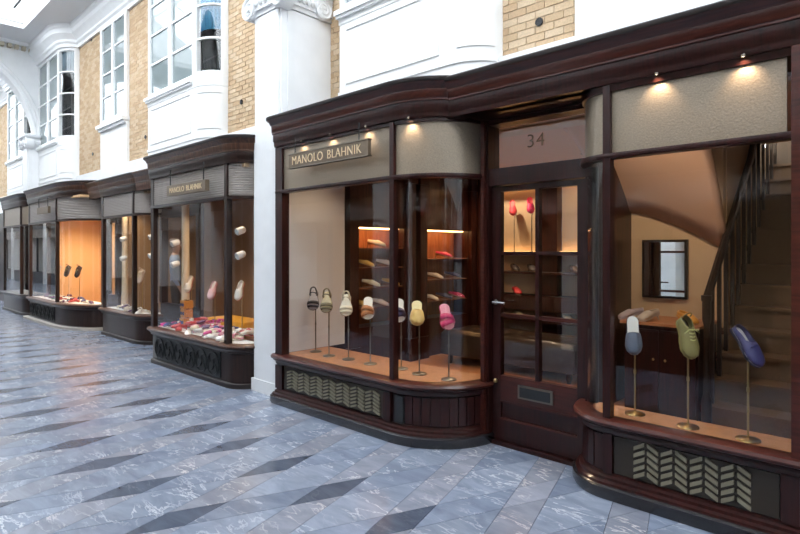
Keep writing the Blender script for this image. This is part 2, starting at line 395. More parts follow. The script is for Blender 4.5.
def oriel(xl, xf, xe, yf=3.75, drape=None):
    WN[0] += 1
    path = [(xl, WY + 0.02), (xl, yf), (xf, yf)] + arc(xf, WY, xe - xf, WY - yf, -90, 0, 10)[1:]
    front_l = WY + 0.02 - yf; L = plen(path); fl_ = front_l + (xf - xl)
    root = thing('window_%d' % WN[0], 'white panelled bow window projecting from the brick wall', None, (xl, WY, 2.7), kind='structure')
    zs = 4.02
    MB().sweep(path, [(0, 2.7), (0, 3.96), (-0.05, 3.96), (-0.05, 2.7)]).build('apron', WHITE, root, True)
    MB().sweep(path, [(0.0, 3.9), (0.008, 3.9), (0.008, 4.03), (-0.05, 4.03), (-0.05, 3.9)]).build('apron_head', WHITE, root, True)
    B(xl - 0.03, xf - 0.05, yf - 0.06, yf + 0.01, 3.985, 4.035).build('window_sill', WHITE, root); B(xl - 0.02, xf - 0.06, yf - 0.04, yf + 0.01, 3.955, 3.985).build('window_sill', WHITE, root)
    B(xl + 0.05, xe - 0.05, WY - 0.02, WY + 0.02, 4.03, 6.06).build('room_backing', ROOMSH, root)
    MB().sweep(path, [(0.012, 3.16), (0.012, 3.2), (0, 3.2), (0, 3.16)]).build('apron_rail', WHITE, root, True)
    for a, b_ in ((xl + 0.10, xf - 0.12),):                # raised panel frames on the apron
        for z0, z1 in ((3.27, 3.84),):
            B(a, b_, yf - 0.012, yf + 0.01, z1 - 0.018, z1).build('apron_panel_moulding', WHITE, root)
            B(a, b_, yf - 0.012, yf + 0.01, z0, z0 + 0.018).build('apron_panel_moulding', WHITE, root)
            for xx in (a, b_ - 0.018): B(xx, xx + 0.018, yf - 0.012, yf + 0.01, z0 + 0.018, z1 - 0.018).build('apron_panel_moulding', WHITE, root)
    cp = subpath(path, fl_ + 0.07, L - 0.1)
    for z in (3.29, 3.80): MB().sweep(cp, [(0.01, z), (0.01, z + 0.018), (0, z + 0.018), (0, z)]).build('apron_panel_moulding', WHITE, root, True)
    window_grid(root, xl, xf - 0.02, 4.03, 6.06, yf, 2, 4)
    # bowed corner light
    for d0, d1 in ((fl_ - 0.05, fl_ + 0.05), (L - 0.10, L)):
        MB().sweep(subpath(path, d0, d1), [(0.012, 4.03), (0.012, 6.06), (-0.06, 6.06), (-0.06, 4.03)]).build('corner_post', WHITE, root, True)
    sp = subpath(path, fl_ + 0.05, L - 0.10)
    for j in range(4):
        z0 = 4.10 + j * 0.475
        MB().sweep(sp, [(-0.015, z0 + .012), (-0.015, z0 + 0.463), (-0.022, z0 + 0.463), (-0.022, z0 + .012)]).build('pane', GL, root, True)
        MB().sweep(sp, [(0.0, z0 - 0.014), (0.0, z0 + 0.013), (-0.04, z0 + 0.013), (-0.04, z0 - 0.014)]).build('glazing_bar', WHITE, root, True)
    MB().sweep(sp, [(0.0, 4.03), (0.0, 4.10), (-0.06, 4.10), (-0.06, 4.03)]).build('corner_sill', WHITE, root, True)
    MB().sweep(sp, [(0.0, 5.99), (0.0, 6.06), (-0.06, 6.06), (-0.06, 5.99)]).build('window_head', WHITE, root, True)
    B(xl, xl + 0.06, yf + 0.06, WY, 4.03, 6.06).build('side_cheek', WHITE, root)
    MB().sweep(path, CPROF).build('cornice', STUCCO, root, True)
    if drape:
        cp_ = subpath(path, fl_ + 0.03, L - 0.05); n_ = 40; V = []
        for i in range(n_ + 1):
            x, y = subpath(cp_, 0, max(0.002, plen(cp_) * i / n_))[-1]; nx, ny = (x - xf), (y - WY); l_ = math.hypot(nx, ny)
            k_ = 1 - (0.075 + 0.014 * math.sin(i * 1.1)) / l_
            V += [(xf + nx * k_, WY + ny * k_, drape), (xf + nx * k_, WY + ny * k_, 6.03)]
        o = MB().add(V, [(2 * i, 2 * i + 2, 2 * i + 3, 2 * i + 1) for i in range(n_)]).build('curtain', CURT if drape < 5 else CURTG, root, True); solid(o, 0.006)
    return root
CPROF = [(0, 6.05), (0.05, 6.05), (0.05, 6.12), (0.09, 6.15), (0.09, 6.2), (0.16, 6.27), (0.20, 6.30), (0.20, 6.40), (0.24, 6.44), (0.24, 6.5), (-0.05, 6.5), (-0.05, 6.05)]
oriel(-4.42, -2.97, -2.63); oriel(-9.24, -7.61, -7.22, drape=4.72); oriel(-15.75, -14.1, -13.67, drape=5.55); oriel(-18.9, -17.1, -16.6)
def flat_window(xl, xr):
    WN[0] += 1
    root = thing('window_%d' % WN[0], 'tall white framed sash window set in the brick wall', None, (xl, WY, 2.7), kind='structure')
    B(xl, xr, WY - 0.05, WY + 0.03, 2.7, 4.0).build('apron', WHITE, root)
    B(xl - 0.02, xr + 0.02, WY - 0.14, WY + 0.03, 4.0, 4.07).build('window_sill', WHITE, root)
    B(xl + 0.01, xr - 0.01, WY - 0.10, WY + 0.03, 3.95, 4.0).build('window_sill', WHITE, root)
    window_grid(root, xl, xr, 4.07, 6.1, WY - 0.06, 2, 4, frame=0.1)
flat_window(-12.2, -10.82); flat_window(-1.95, -0.35)
tc = MB().sweep([(-46, WY), (12, WY)], CPROF)
struct('trim_1', tc, STUCCO, 'white moulded eaves cornice below the ceiling')

ce = struct('ceiling', B(-14.6, 12, 3.2, 4.35, 6.5, 6.62), CEIL)
B(-14.6, 12, -1.35, -0.2, 6.5, 6.62).build('ceiling_strip', CEIL, ce)
B(-16.2, -14.6, -1.35, 4.35, 6.5, 6.62).build('ceiling_strip', CEIL, ce)
B(-46, -16.2, 3.2, 4.35, 6.5, 6.62).build('ceiling_strip', CEIL, ce)
B(-46, -16.2, -1.35, -0.2, 6.5, 6.62).build('ceiling_strip', CEIL, ce)
for x0, x1 in ((-14.6, 12), (-46, -16.2)):                 # pitched rooflight over the passage
    rl = thing('rooflight', 'pitched glass rooflight with white glazing bars above the %s' % ('near passage' if x0 > -16 else 'passage beyond the arch'), 'rooflight', (x0, 1.5, 6.62))
    n = int((x1 - x0) / 1.2)
    for i in range(n + 1):
        x = x0 + (x1 - x0) * i / n
        for y0 in (-0.2, 3.2):
            mb = MB().tube([(x, y0, 6.66), (x, 1.5, 7.6)], 0.02, 4); mb.build('glazing_bar', WHITE, rl)
        if i < n:
            xx = x + (x1 - x0) / n
            for y0 in (-0.2, 3.2):
                MB().add([(x, y0, 6.64), (xx, y0, 6.64), (xx, 1.5, 7.58), (x, 1.5, 7.58), (x, y0, 6.648), (xx, y0, 6.648), (xx, 1.5, 7.588), (x, 1.5, 7.588)],
                         [(0, 1, 2, 3), (4, 7, 6, 5), (0, 4, 5, 1), (1, 5, 6, 2), (2, 6, 7, 3), (3, 7, 4, 0)]).build('roof_pane', GLU, rl)
    MB().tube([(x0, 1.5, 7.62), (x1, 1.5, 7.62)], 0.05, 6).build('ridge', WHITE, rl)
    for xe in (x0, x1):
        MB().prism([(-0.2, 6.62), (3.2, 6.62), (1.5, 7.6)], lambda u, v, q: (q, u, v), xe - 0.03, xe + 0.03).build('gable', WHITE, rl)
# openable vents of the rooflight, dark edged
for x in (-14.0, -12.6):
    MB().tube([(x, 2.9, 6.70), (x + 0.9, 2.9, 6.70)], 0.03, 6).build('opening_rail', IRON, rl)

# transverse arch carried by the far pilasters
def arch(xc):
    a_in, b_in, yc, zs = 2.22, 2.15, 1.5, 4.2
    root = thing('trim_2', 'white plaster arch crossing the passage on scrolled pilasters', None, (xc, yc, 0), kind='structure')
    ins = [(yc + a_in * math.cos(t * PI / 32), zs + b_in * math.sin(t * PI / 32)) for t in range(33)]
    out = [(4.05, zs - 0.0)] + [(4.05, 6.5), (-1.05, 6.5), (-1.05, zs)]
    poly = out[::1]
    V = []; F = []
    n = 33
    top = []
    for t in range(33):
        y, z = ins[t]; a = t * PI / 32
        top.append((yc + 2.55 * max(-1, min(1, math.cos(a) * 1.6)), min(6.5, zs + 2.3 * min(1, math.sin(a) * 2.2))))
    for x in (xc - 0.22, xc + 0.22):
        for y, z in ins: V.append((x, y, z))
        for y, z in top: V.append((x, y, z))
    for t in range(n - 1):
        F.append((t, t + 1, n + t + 1, n + t)); o = 2 * n
        F.append((o + t, o + n + t, o + n + t + 1, o + t + 1))
        F.append((t, o + t, o + t + 1, t + 1)); F.append((n + t, n + t + 1, o + n + t + 1, o + n + t))
    F += [(0, n, 3 * n, 2 * n), (n - 1, 3 * n - 1, 4 * n - 1, 2 * n - 1)]
    MB().add(V, F).build('arch_ring', STUCCO, root, True)
    pts = [(yc + (a_in + 0.12) * math.cos(t * PI / 32), zs + (b_in + 0.12) * math.sin(t * PI / 32)) for t in range(33)]
    MB().tube([(xc + 0.23, y, z) for y, z in pts], 0.045, 8).build('archivolt', STUCCO, root, True)
    pts = [(yc + (a_in + 0.0) * math.cos(t * PI / 32), zs + (b_in + 0.0) * math.sin(t * PI / 32)) for t in range(33)]
    MB().tube([(xc + 0.2, y, z) for y, z in pts], 0.03, 8).build('archivolt', STUCCO, root, True)
    for i in range(34):
        y = -0.95 + i * 0.145
        B(xc + 0.22, xc + 0.34, y, y + 0.075, 6.34, 6.43).build('dentil', DENTIL, root)
    B(xc + 0.2, xc + 0.40, -1.05, 4.05, 6.43, 6.5).build('dentil_cornice', STUCCO, root)
arch(-15.95)

PN = [0]
def pilaster(x0, x1, yf, label, zt=4.20, ztop=6.5, zp=2.95):
    root = thing('pilaster', label, None, ((x0 + x1) / 2, WY, 2.8), kind='structure')
    PN[0] += 1
    B(x0, x1, yf, WY + 0.05, 2.8, zt).build('shaft', STUCCO, root)
    B(x0 + 0.035, x1 - 0.035, yf - 0.02, yf + 0.02, zp, zt - 0.06).build('shaft_panel', STUCCO, root)
    B(x1 - 0.02, x1 + 0.018, yf + 0.07, WY - 0.0, 2.95, zt - 0.06).build('shaft_panel', STUCCO, root)
    B(x0 - 0.03, x1 + 0.03, yf - 0.03, WY + 0.05, zt - 0.05, zt).build('astragal', STUCCO, root)
    B(x0 - 0.05, x1 + 0.05, yf - 0.06, WY + 0.05, zt, zt + 0.16).build('echinus', STUCCO, root)
    B(x0 - 0.10, x1 + 0.10, yf - 0.11, WY + 0.05, zt + 0.20, zt + 0.26).build('abacus', STUCCO, root)
    B(x0 - 0.06, x1 + 0.06, yf - 0.07, WY + 0.05, zt + 0.16, zt + 0.20).build('abacus', STUCCO, root)
    B(x0 - 0.02, x1 + 0.02, yf - 0.02, WY + 0.05, zt + 0.26, ztop).build('entablature', STUCCO, root)
    for sx, cx in ((-1, x0 - 0.02), (1, x1 + 0.02)):        # Ionic scrolls on the front
        cz = zt + 0.045
        sp = [(cx + sx * r_ * math.cos(t), yf - 0.07, cz + r_ * math.sin(t)) for t, r_ in [(PI / 2 - i * 0.36, 0.125 * (1 - i / 44)) for i in range(40)]]
        MB().tube(sp, [0.019 * (1 - i / 60) for i in range(40)], 7).build('volute', STUCCO, root, True)
        MB().prism([(0.118 * math.cos(t * PI / 12), 0.118 * math.sin(t * PI / 12)) for t in range(24)], lambda u, v, q: (cx + u, q, cz + v), yf - 0.065, yf + 0.08).build('volute_core', STUCCO, root, True)
        MB().prism([(0.03 * math.cos(t * PI / 8), 0.03 * math.sin(t * PI / 8)) for t in range(16)], lambda u, v, q: (cx + u, q, cz + v), yf - 0.1, yf - 0.06).build('volute_eye', STUCCO, root, True)
    for cy in (yf + 0.02, WY - 0.14):                       # and on the side return
        cz = zt + 0.045
        MB().prism([(0.105 * math.cos(t * PI / 12), 0.105 * math.sin(t * PI / 12)) for t in range(24)], lambda u, v, q: (q, cy + u, cz + v), x1 - 0.02, x1 + 0.075).build('volute_core', STUCCO, root, True)
        sp = [(x1 + 0.075, cy + r_ * math.cos(t), cz + r_ * math.sin(t)) for t, r_ in [(PI / 2 - i * 0.36, 0.11 * (1 - i / 44)) for i in range(40)]]
        MB().tube(sp, [0.016 * (1 - i / 60) for i in range(40)], 6).build('volute', STUCCO, root, True)
    n = 7
    for i in range(n):                                      # egg and dart between the scrolls
        y = yf + 0.14 + (WY - 0.30 - yf) * i / (n - 1) * 0.95
        MB().lathe([(0.004, -0.05), (0.028, -0.03), (0.034, 0.0), (0.028, 0.03), (0.004, 0.05)], (x1 + 0.055, y, zt + 0.08), 8).build('egg_ornament', STUCCO, root, True)
    for i in range(4):
        x = x0 + 0.12 + (x1 - x0 - 0.24) * i / 3
        MB().lathe([(0.004, -0.05), (0.028, -0.03), (0.034, 0.0), (0.028, 0.03), (0.004, 0.05)], (x, yf - 0.065, zt + 0.08), 8).build('egg_ornament', STUCCO, root, True)
    return root
pilaster(-5.47, -4.95, 3.40, 'white pilaster with scrolled capital between the two nearest bow windows', zp=0.14)
pilaster(-16.2, -15.72, 3.55, 'white pilaster with scrolled capital carrying the far arch', 4.1, 4.3)
# white piers between the shopfronts at passage level
pier = struct('wall_pier', B(-5.49, -4.95, 3.40, 4.1, 0, 2.80), WHITE, 'white painted pier between two dark wooden shopfronts')
B(-5.50, -4.94, 3.37, 3.41, 0, 0.14).build('pier_skirting', WHITE, pier)

# ------------------------------------------------------------------ shopfront kit
def rail(root, name, mat, path, prof, smooth=True): return MB().sweep(path, prof).build(name, mat, root, smooth)
SILL = 0.50
def plinth(root, path, body, mould, skirt, board_from=None, board_to=None, sill_m=None, nb=10, simple=False):
    if simple: rail(root, 'skirting', skirt, path, [(0.028, 0), (0.028, 0.05), (0.016, 0.06), (-0.05, 0.06), (-0.05, 0)]); rail(root, 'plinth', body, path, [(0.0, 0.06), (0.0, 0.42), (-0.05, 0.42), (-0.05, 0.06)])
    else:
     rail(root, 'skirting', skirt, path, [(0.075, 0), (0.085, 0.02), (0.085, 0.075), (0.07, 0.085), (-0.05, 0.085), (-0.05, 0)])
     rail(root, 'skirting_moulding', mould, path, [(0.066, 0.085), (0.062, 0.10), (0.040, 0.108), (0.036, 0.125), (0.018, 0.134), (0.014, 0.15), (-0.05, 0.15), (-0.05, 0.085)])
     rail(root, 'plinth', body, path, [(0.0, 0.15), (0.0, 0.42), (-0.05, 0.42), (-0.05, 0.15)])
    rail(root, 'sill_moulding', mould, path, [(0.0, 0.39), (0.025, 0.40), (0.03, 0.425), (0.055, 0.445), (0.055, 0.455), (-0.05, 0.455), (-0.05, 0.39)])
    rail(root, 'sill', sill_m or mould, path, [(0.06, 0.455), (0.075, 0.463), (0.08, 0.478), (0.07, 0.495), (0.05, 0.50), (-0.05, 0.50), (-0.05, 0.455)])
    if board_from is not None:
        n = nb; d = (board_to - board_from) / n
        for i in range(n):
            rail(root, 'plinth_board', body, subpath(path, board_from + i * d + 0.004, board_from + (i + 1) * d - 0.004), [(0.016, 0.16), (0.016, 0.385), (-0.004, 0.385), (-0.004, 0.16)])
COR = [(0.0, 2.63), (0.04, 2.63), (0.045, 2.65), (0.045, 2.675), (0.055, 2.69), (0.055, 2.755), (0.065, 2.76), (0.065, 2.772), (0.068, 2.775), (0.074, 2.845), (0.082, 2.85),
       (0.10, 2.885), (0.118, 2.895), (0.125, 2.905), (0.125, 2.925), (0.11, 2.935), (-0.08, 2.935), (-0.08, 2.63)]
def cor(top): return [(o, z - 2.935 + top) for o, z in COR]
def cornice(root, path, mats, top=2.935):
    P = cor(top)
    lo = P[:6] + [(-0.08, P[5][1]), (-0.08, P[0][1])]; mid = [P[5]] + P[6:11] + [(-0.08, P[10][1]), (-0.08, P[5][1])]; mid = mid[:-2] + P[11:13] + [(-0.08, P[12][1]), (-0.08, P[5][1])]; hi = P[12:17] + [(-0.08, P[12][1])]
    rail(root, 'cornice_frieze', mats[0], path, lo); rail(root, 'cornice_band', mats[1], path, mid); rail(root, 'cornice_cap', mats[2], path, hi)
def pane(root, path, z0, z1, mat=GL, name='glass_pane', off=-0.012):
    return rail(root, name, mat, path, [(off, z0), (off, z1), (off - 0.006, z1), (off - 0.006, z0)])
def post(root, c, ax, hx, hy, z0, z1, mat, name='mullion'): return MB().obox(c, ax, hx, hy, z0, z1).build(name, mat, root)

# ------------------------------------------------------------------ main shopfront, bow-ended bay
XL, XR, YF = -4.88, -3.20, 3.30
DOORY = 3.84
A1 = [(XL, 4.0), (XL, YF + 0.02)] + arc(XL + 0.02, YF + 0.02, 0.02, 0.02, 180, 270, 5)[1:] + [(XR, YF)] + arc(XR, YF + 0.54, 0.56, 0.54, -90, 0, 20)[1:]
L1 = plen(A1); dF = plen(A1[:7]) ; dC = plen(A1[:8])
bay = thing('shopfront', 'dark mahogany bow-ended display bay to the left of the shop door', 'shopfront', (-4, 3.4, 0))
plinth(bay, A1, MAH, MAH, BLK, dC + 0.12, L1 - 0.02, MAHL, 10)
cornice(bay, A1, (MAH, MAHL, CAPM))
B(XL - 0.02, XR + 0.3, 3.36, 4.05, 2.86, 2.93).build('lead_roof', LEAD, bay)
# grille of chevron slats
gr1 = B(XL + 0.13, XR - 0.09, YF - 0.012, YF + 0.02, 0.16, 0.385).build('grille', OLIVE, bay)
for x0, x1 in ((XL + 0.0, XL + 0.12), (XR - 0.1, XR - 0.02)): B(x0, x1, YF - 0.03, YF + 0.01, 0.15, 0.39).build('plinth_stile', MAH, bay)
B(XR + 0.03, XR + 0.12, YF - 0.024, YF + 0.02, 0.16, 0.38).build('vent_slot', IRON, bay)
def chevrons(root, xa, xb, z0, z1, y, ncol, nrow):
    gb = MB().box(xa, xb, y, y + 0.004, z0, z1); cw = (xb - xa) / ncol; rh = (z1 - z0) / nrow
    me = {}
    for s in (1, -1):
        h = 0.27 * rh; k = s * 0.40 * rh; e = cw * 0.39
        q = [(-e, -h - k), (e, -h + k), (e, h + k * 1.0), (-e, h - k)]
        me[s] = MB().prism(q, lambda u, v, t: (u, t, v), -0.014, 0.0).mesh('chevron_slat', BRONZ)
    for i in range(ncol):
        for j in range(nrow):
            o = bpy.data.objects.new('chevron_slat', me[-1 if i % 2 else 1]); COL.objects.link(o); o.parent = root
            o.location = Vector((xa + (i + 0.5) * cw, y, z0 + (j + 0.5) * rh)) - wloc(root)
chevrons(gr1, XL + 0.19, XR - 0.14, 0.175, 0.365, YF - 0.012, 14, 6)
# glazing
TR0, TR1 = 2.150, 2.185
rail(bay, 'transom', MAH, A1, [(0.03, TR0), (0.035, TR0 + 0.012), (0.03, TR1), (-0.04, TR1), (-0.04, TR0)])
rail(bay, 'head_rail', MAH, A1, [(0.02, 2.60), (0.02, 2.64), (-0.04, 2.64), (-0.04, 2.60)])
flat = subpath(A1, dF, dC); curv = subpath(A1, dC, L1)
pane(bay, flat, SILL, TR0); pane(bay, curv, SILL, TR0, name='bowed_glass_pane')
rail(bay, 'fascia_panel', FASC, subpath(A1, dF + 0.01, dC - 0.01), [(0.0, TR1), (0.0, 2.62), (-0.02, 2.62), (-0.02, TR1)])
rail(bay, 'fascia_panel', FASC, subpath(A1, dC + 0.01, L1), [(0.0, TR1), (0.0, 2.62), (-0.02, 2.62), (-0.02, TR1)])
post(bay, (XL + 0.055, YF + 0.02), (1, 0), 0.06, 0.045, SILL, 2.62, MAH, 'corner_post')
post(bay, (XR, YF + 0.0), (1, 0), 0.024, 0.03, SILL, 2.62, MAH)
B(XL - 0.01, XL + 0.02, YF + 0.06, 4.0, SILL, 2.62).build('side_panel', MAH, bay)
# display deck and lining
B(XL + 0.0, XR, YF + 0.02, 3.93, 0.44, 0.498).build('display_deck', DECK, bay)
MB().prism([(XR, YF + 0.03)] + [p for p in arc(XR, YF + 0.54, 0.53, 0.51, -90, 0, 14)] + [(XR + 0.53, 3.93), (XR, 3.93)], lambda u, v, q: (u, v, q), 0.44, 0.498).build('display_deck', DECK, bay)
B(XL + 0.025, XL + 0.05, YF + 0.07, 4.17, SILL, 2.65).build('window_lining', GREYW, bay)
B(XL, -2.70, 3.90, 3.94, 0.1, 0.44).build('deck_riser', MAHI, bay)
MB().prism([(XL, YF + 0.04), (XR, YF + 0.04)] + arc(XR, YF + 0.54, 0.50, 0.48, -90, 0, 12) + [(XR + 0.50, 3.98), (XL, 3.98)], lambda u, v, q: (u, v, q), 2.66, 2.70).build('window_ceiling', MAHI, bay)

# ------------------------------------------------------------------ door, its frame and the lintel over the recess
dr = thing('door_1', 'half-glazed mahogany shop door in its recess', None, (-2.2, DOORY, 0), kind='structure')
DX0, DX1 = -2.58, -1.755
B(-2.64, DX0, DOORY - 0.08, DOORY + 0.08, 0, 2.62).build('door_jamb', MAH, dr)
B(-2.635, -2.60, DOORY - 0.11, DOORY - 0.07, 0, 2.62).build('jamb_moulding', MAHL, dr)
B(DX1, -1.70, DOORY - 0.08, DOORY + 0.08, 0, 2.62).build('door_jamb', MAH, dr)
B(DX0, DX1, DOORY - 0.07, DOORY + 0.08, 2.09, 2.225).build('transom_rail', MAH, dr)
B(DX0, DX1, DOORY - 0.07, DOORY + 0.08, 2.58, 2.62).build('head_rail', MAH, dr)
B(DX0 + 0.0, DX1, DOORY - 0.0, DOORY + 0.006, 2.225, 2.58).build('transom_light', GL, dr)
B(-2.64, -1.70, DOORY - 0.06, DOORY + 0.1, 0, 0.035).build('threshold', MAH, dr)
ST = 0.085
B(DX0 + 0.004, DX0 + ST, DOORY - 0.03, DOORY + 0.02, 0.04, 2.085).build('door_stile', MAH, dr)
B(DX1 - ST, DX1 - 0.004, DOORY - 0.03, DOORY + 0.02, 0.04, 2.085).build('door_stile', MAH, dr)
a, b_ = DX0 + ST, DX1 - ST
for z0, z1, nm in ((0.04, 0.205, 'bottom_rail'), (0.36, 0.56, 'lock_rail'), (2.04, 2.085, 'top_rail')): B(a, b_, DOORY - 0.03, DOORY + 0.02, z0, z1).build(nm, MAHL if nm == 'lock_rail' else MAH, dr)
B(a, b_, DOORY - 0.012, DOORY + 0.012, 0.205, 0.36).build('door_panel', MAH, dr)
for z0, z1 in ((0.205, 0.22), (0.345, 0.36)): B(a, b_, DOORY - 0.036, DOORY - 0.01, z0, z1).build('panel_moulding', MAHL, dr)
xm = (a + b_) / 2
B(xm - 0.016, xm + 0.016, DOORY - 0.028, DOORY + 0.018, 0.56, 2.04).build('glazing_bar', MAH, dr)
for z in (1.047, 1.545): B(a, b_, DOORY - 0.026, DOORY + 0.016, z - 0.014, z + 0.014).build('glazing_bar', MAHL if z < 1.2 else MAH, dr)
for i, (xa, xb) in enumerate(((a, xm - 0.016), (xm + 0.016, b_))):
    for za, zb in ((0.56, 1.033), (1.061, 1.531), (1.559, 2.04)): B(xa, xb, DOORY - 0.004, DOORY + 0.002, za, zb).build('pane', GL, dr)
lb = B(-2.33, -2.03, DOORY - 0.042, DOORY - 0.028, 0.405, 0.51).build('letterbox', PEWT, dr)
B(-2.31, -2.05, DOORY - 0.047, DOORY - 0.04, 0.42, 0.495).build('flap', IRON, lb)
hd = MB().lathe([(0.022, 0), (0.022, 0.012)], (0, 0, 0), 12)
hd.v = [(DX0 + 0.045 + x, DOORY - 0.03 - z, 1.15 + y) for x, y, z in hd.v]
hd.tube([(DX0 + 0.045, DOORY - 0.03, 1.15), (DX0 + 0.045, DOORY - 0.08, 1.15), (DX0 + 0.16, DOORY - 0.085, 1.15)], 0.010, 8).build('door_handle', STEEL, dr, True)
MB().lathe([(0.018, 0), (0.018, 0.02), (0.01, 0.028)], (DX0 + 0.045, DOORY - 0.045, 0.50), 10).build('lock_knob', BRASS, dr, True)

# ------------------------------------------------------------------ main shopfront, right-hand bay
RX, RY = -1.48, 3.50
XE = 0.9
A2 = arc(RX, DOORY, 0.27, DOORY - RY, 180, 270, 14) + [(-0.5, RY), (XE, RY)]
L2 = plen(A2); d2 = plen(A2[:15]); d3 = plen(A2[:16])
rb = thing('shopfront', 'dark mahogany display bay to the right of the shop door', 'shopfront', (-0.6, 3.6, 0))
plinth(rb, A2, MAH, MAH, BLK, 0.02, d2 - 0.02, MAHL, 6)
gr2 = B(RX + 0.04, -0.56, RY - 0.012, RY + 0.02, 0.155, 0.39).build('grille', OLIVE, rb)
for x0, x1 in ((RX - 0.02, RX + 0.035), (-0.55, -0.47), (-0.42, -0.30)): B(x0, x1, RY - 0.03, RY + 0.01, 0.15, 0.40).build('plinth_stile', MAH, rb)
chevrons(gr2, RX + 0.16, -0.68, 0.165, 0.385, RY - 0.012, 8, 5)
rail(rb, 'transom', MAH, A2, [(0.03, TR0), (0.035, TR0 + 0.012), (0.03, TR1), (-0.04, TR1), (-0.04, TR0)])
rail(rb, 'head_rail', MAH, A2, [(0.02, 2.58), (0.03, 2.63), (-0.04, 2.63), (-0.04, 2.58)])
pane(rb, subpath(A2, 0, d2), SILL, TR0, name='bowed_glass_pane'); pane(rb, subpath(A2, d2, d3), SILL, TR0); pane(rb, subpath(A2, d3, L2), SILL, TR0)
for da, db in ((0, d2 - 0.01), (d2 + 0.01, d3 - 0.03), (d3 + 0.03, L2)): rail(rb, 'fascia_panel', FASC, subpath(A2, da, db), [(0.0, TR1), (0.0, 2.60), (-0.02, 2.60), (-0.02, TR1)])
post(rb, (RX, RY), (1, 0), 0.024, 0.03, SILL, 2.62, MAH)
post(rb, (-0.46, RY), (1, 0), 0.045, 0.045, SILL, 2.62, MAHL, 'corner_post')
MB().tube([(-1.70, DOORY - 0.055, SILL), (-1.70, DOORY - 0.055, TR0)], 0.028, 10).build('return_post', IRON, rb, True)
mb = MB().prism([p for p in arc(RX, DOORY, 0.24, DOORY - RY - 0.03, 180, 270, 12)] + [(XE, RY + 0.03), (XE, 3.81), (RX - 0.24, 3.81)], lambda u, v, q: (u, v, q), 0.44, 0.498)
mb.build('display_deck', DECK, rb)
B(RX - 0.2, XE, 3.79, 3.82, 0.1, 0.44).build('deck_riser', MAHI, rb)
B(XE, XE + 0.5, RY - 0.02, 4.1, 0, 2.9).build('end_pier', MAH, rb)
CB = [(-2.92, RY), (XE + 0.5, RY)]
cornice(rb, CB, (MAH, MAHL, CAPM), 2.925)
B(-2.6, XE + 0.5, RY + 0.05, 4.05, 2.86, 2.915).build('lead_roof', LEAD, rb)
B(-2.64, XE + 0.5, RY - 0.0, DOORY + 0.12, 2.62, 2.66).build('soffit', MAH, rb)
for x, lb_ in ((-1.17, 'small downlight under the cornice above the right bay near the door'), (-0.72, 'small downlight under the cornice above the right bay near its corner post')):
    downlight((x, RY - 0.042, 2.619), 7, (x, RY + 0.03, 2.40), lb_, 105, r=0.008, group='cornice downlights')
for x, y, lb_ in ((-3.02, 3.30, 'small downlight under the cornice above the bowed glass'), (-3.50, YF - 0.022, 'small downlight under the cornice above the end of the hanging sign'), (-3.98, YF - 0.022, 'small downlight under the cornice above the middle of the hanging sign'), (-4.42, YF - 0.022, 'small downlight under the cornice above the start of the hanging sign')):
    downlight((x, y - 0.02, 2.629), 5, (x, y + 0.06, 2.42), lb_, 100, r=0.008, group='cornice downlights')

# text -------------------------------------------------------------
def lettering(txt, height, width, mat, parent, origin, depth=0.004, name='letter'):
    c = bpy.data.curves.new('t', 'FONT'); c.body = txt; c.size = 1.0; c.extrude = 0.02; c.space_word = 1.6; c.space_character = 1.08; c.offset = -0.012
    o = bpy.data.objects.new('t', c); COL.objects.link(o); dg = bpy.context.evaluated_depsgraph_get()
    me = bpy.data.meshes.new_from_object(o.evaluated_get(dg)); bpy.data.objects.remove(o)
    xs = [v.co.x for v in me.vertices]; ys = [v.co.y for v in me.vertices]
    x0, x1, y0, y1 = min(xs), max(xs), min(ys), max(ys); off = wloc(parent)
    for v in me.vertices:
        x = (v.co.x - x0) / (x1 - x0) * width; z = (v.co.y - y0) / (y1 - y0) * height; y = -v.co.z / 0.02 * depth
        v.co = Vector((origin[0] + x, origin[1] + y, origin[2] + z)) - off
    par = list(range(len(me.vertices)))                     # one object for each letter
    def root_(i):
        while par[i] != i: par[i] = par[par[i]]; i = par[i]
        return i
    for e in me.edges: par[root_(e.vertices[0])] = root_(e.vertices[1])
    isl = {}
    for p in me.polygons: isl.setdefault(root_(p.vertices[0]), []).append(tuple(p.vertices))
    for fs in isl.values():
        ids = sorted({i for f in fs for i in f}); mp_ = {i: k for k, i in enumerate(ids)}
        m2 = bpy.data.meshes.new(name); m2.from_pydata([tuple(me.vertices[i].co) for i in ids], [], [tuple(mp_[i] for i in f) for f in fs])
        m2.materials.append(mat); o = bpy.data.objects.new(name, m2); COL.objects.link(o); o.parent = parent
sg = thing('hanging_sign', 'bronze shop sign with gold capitals hanging before the bow-ended bay', 'sign', (-3.93, 3.18, 2.5))
sgb = B(-4.49, -3.37, 3.165, 3.20, 2.355, 2.50).build('signboard', SIGNM, sg)
for z in (2.355, 2.492): B(-4.495, -3.365, 3.16, 3.205, z, z + 0.008).build('signboard_edge', PEWT, sg)
lettering('MANOLO BLAHNIK', 0.078, 0.98, GOLD, sgb, (-4.43, 3.163, 2.388))
for x in (-4.41, -3.50):
    for i in range(7):
        z = 2.508 + i * 0.022
        q = [(x + (0.006 * math.cos(t * PI / 4) if i % 2 else 0), 3.182 + (0 if i % 2 else 0.006 * math.cos(t * PI / 4)), z + 0.013 * math.sin(t * PI / 4)) for t in range(9)]
        MB().tube(q, 0.0028, 5).build('chain_link', IRON, sg)
lettering('34', 0.10, 0.145, NUMM, dr, (-2.265, DOORY - 0.004, 2.37), 0.001, 'numeral')

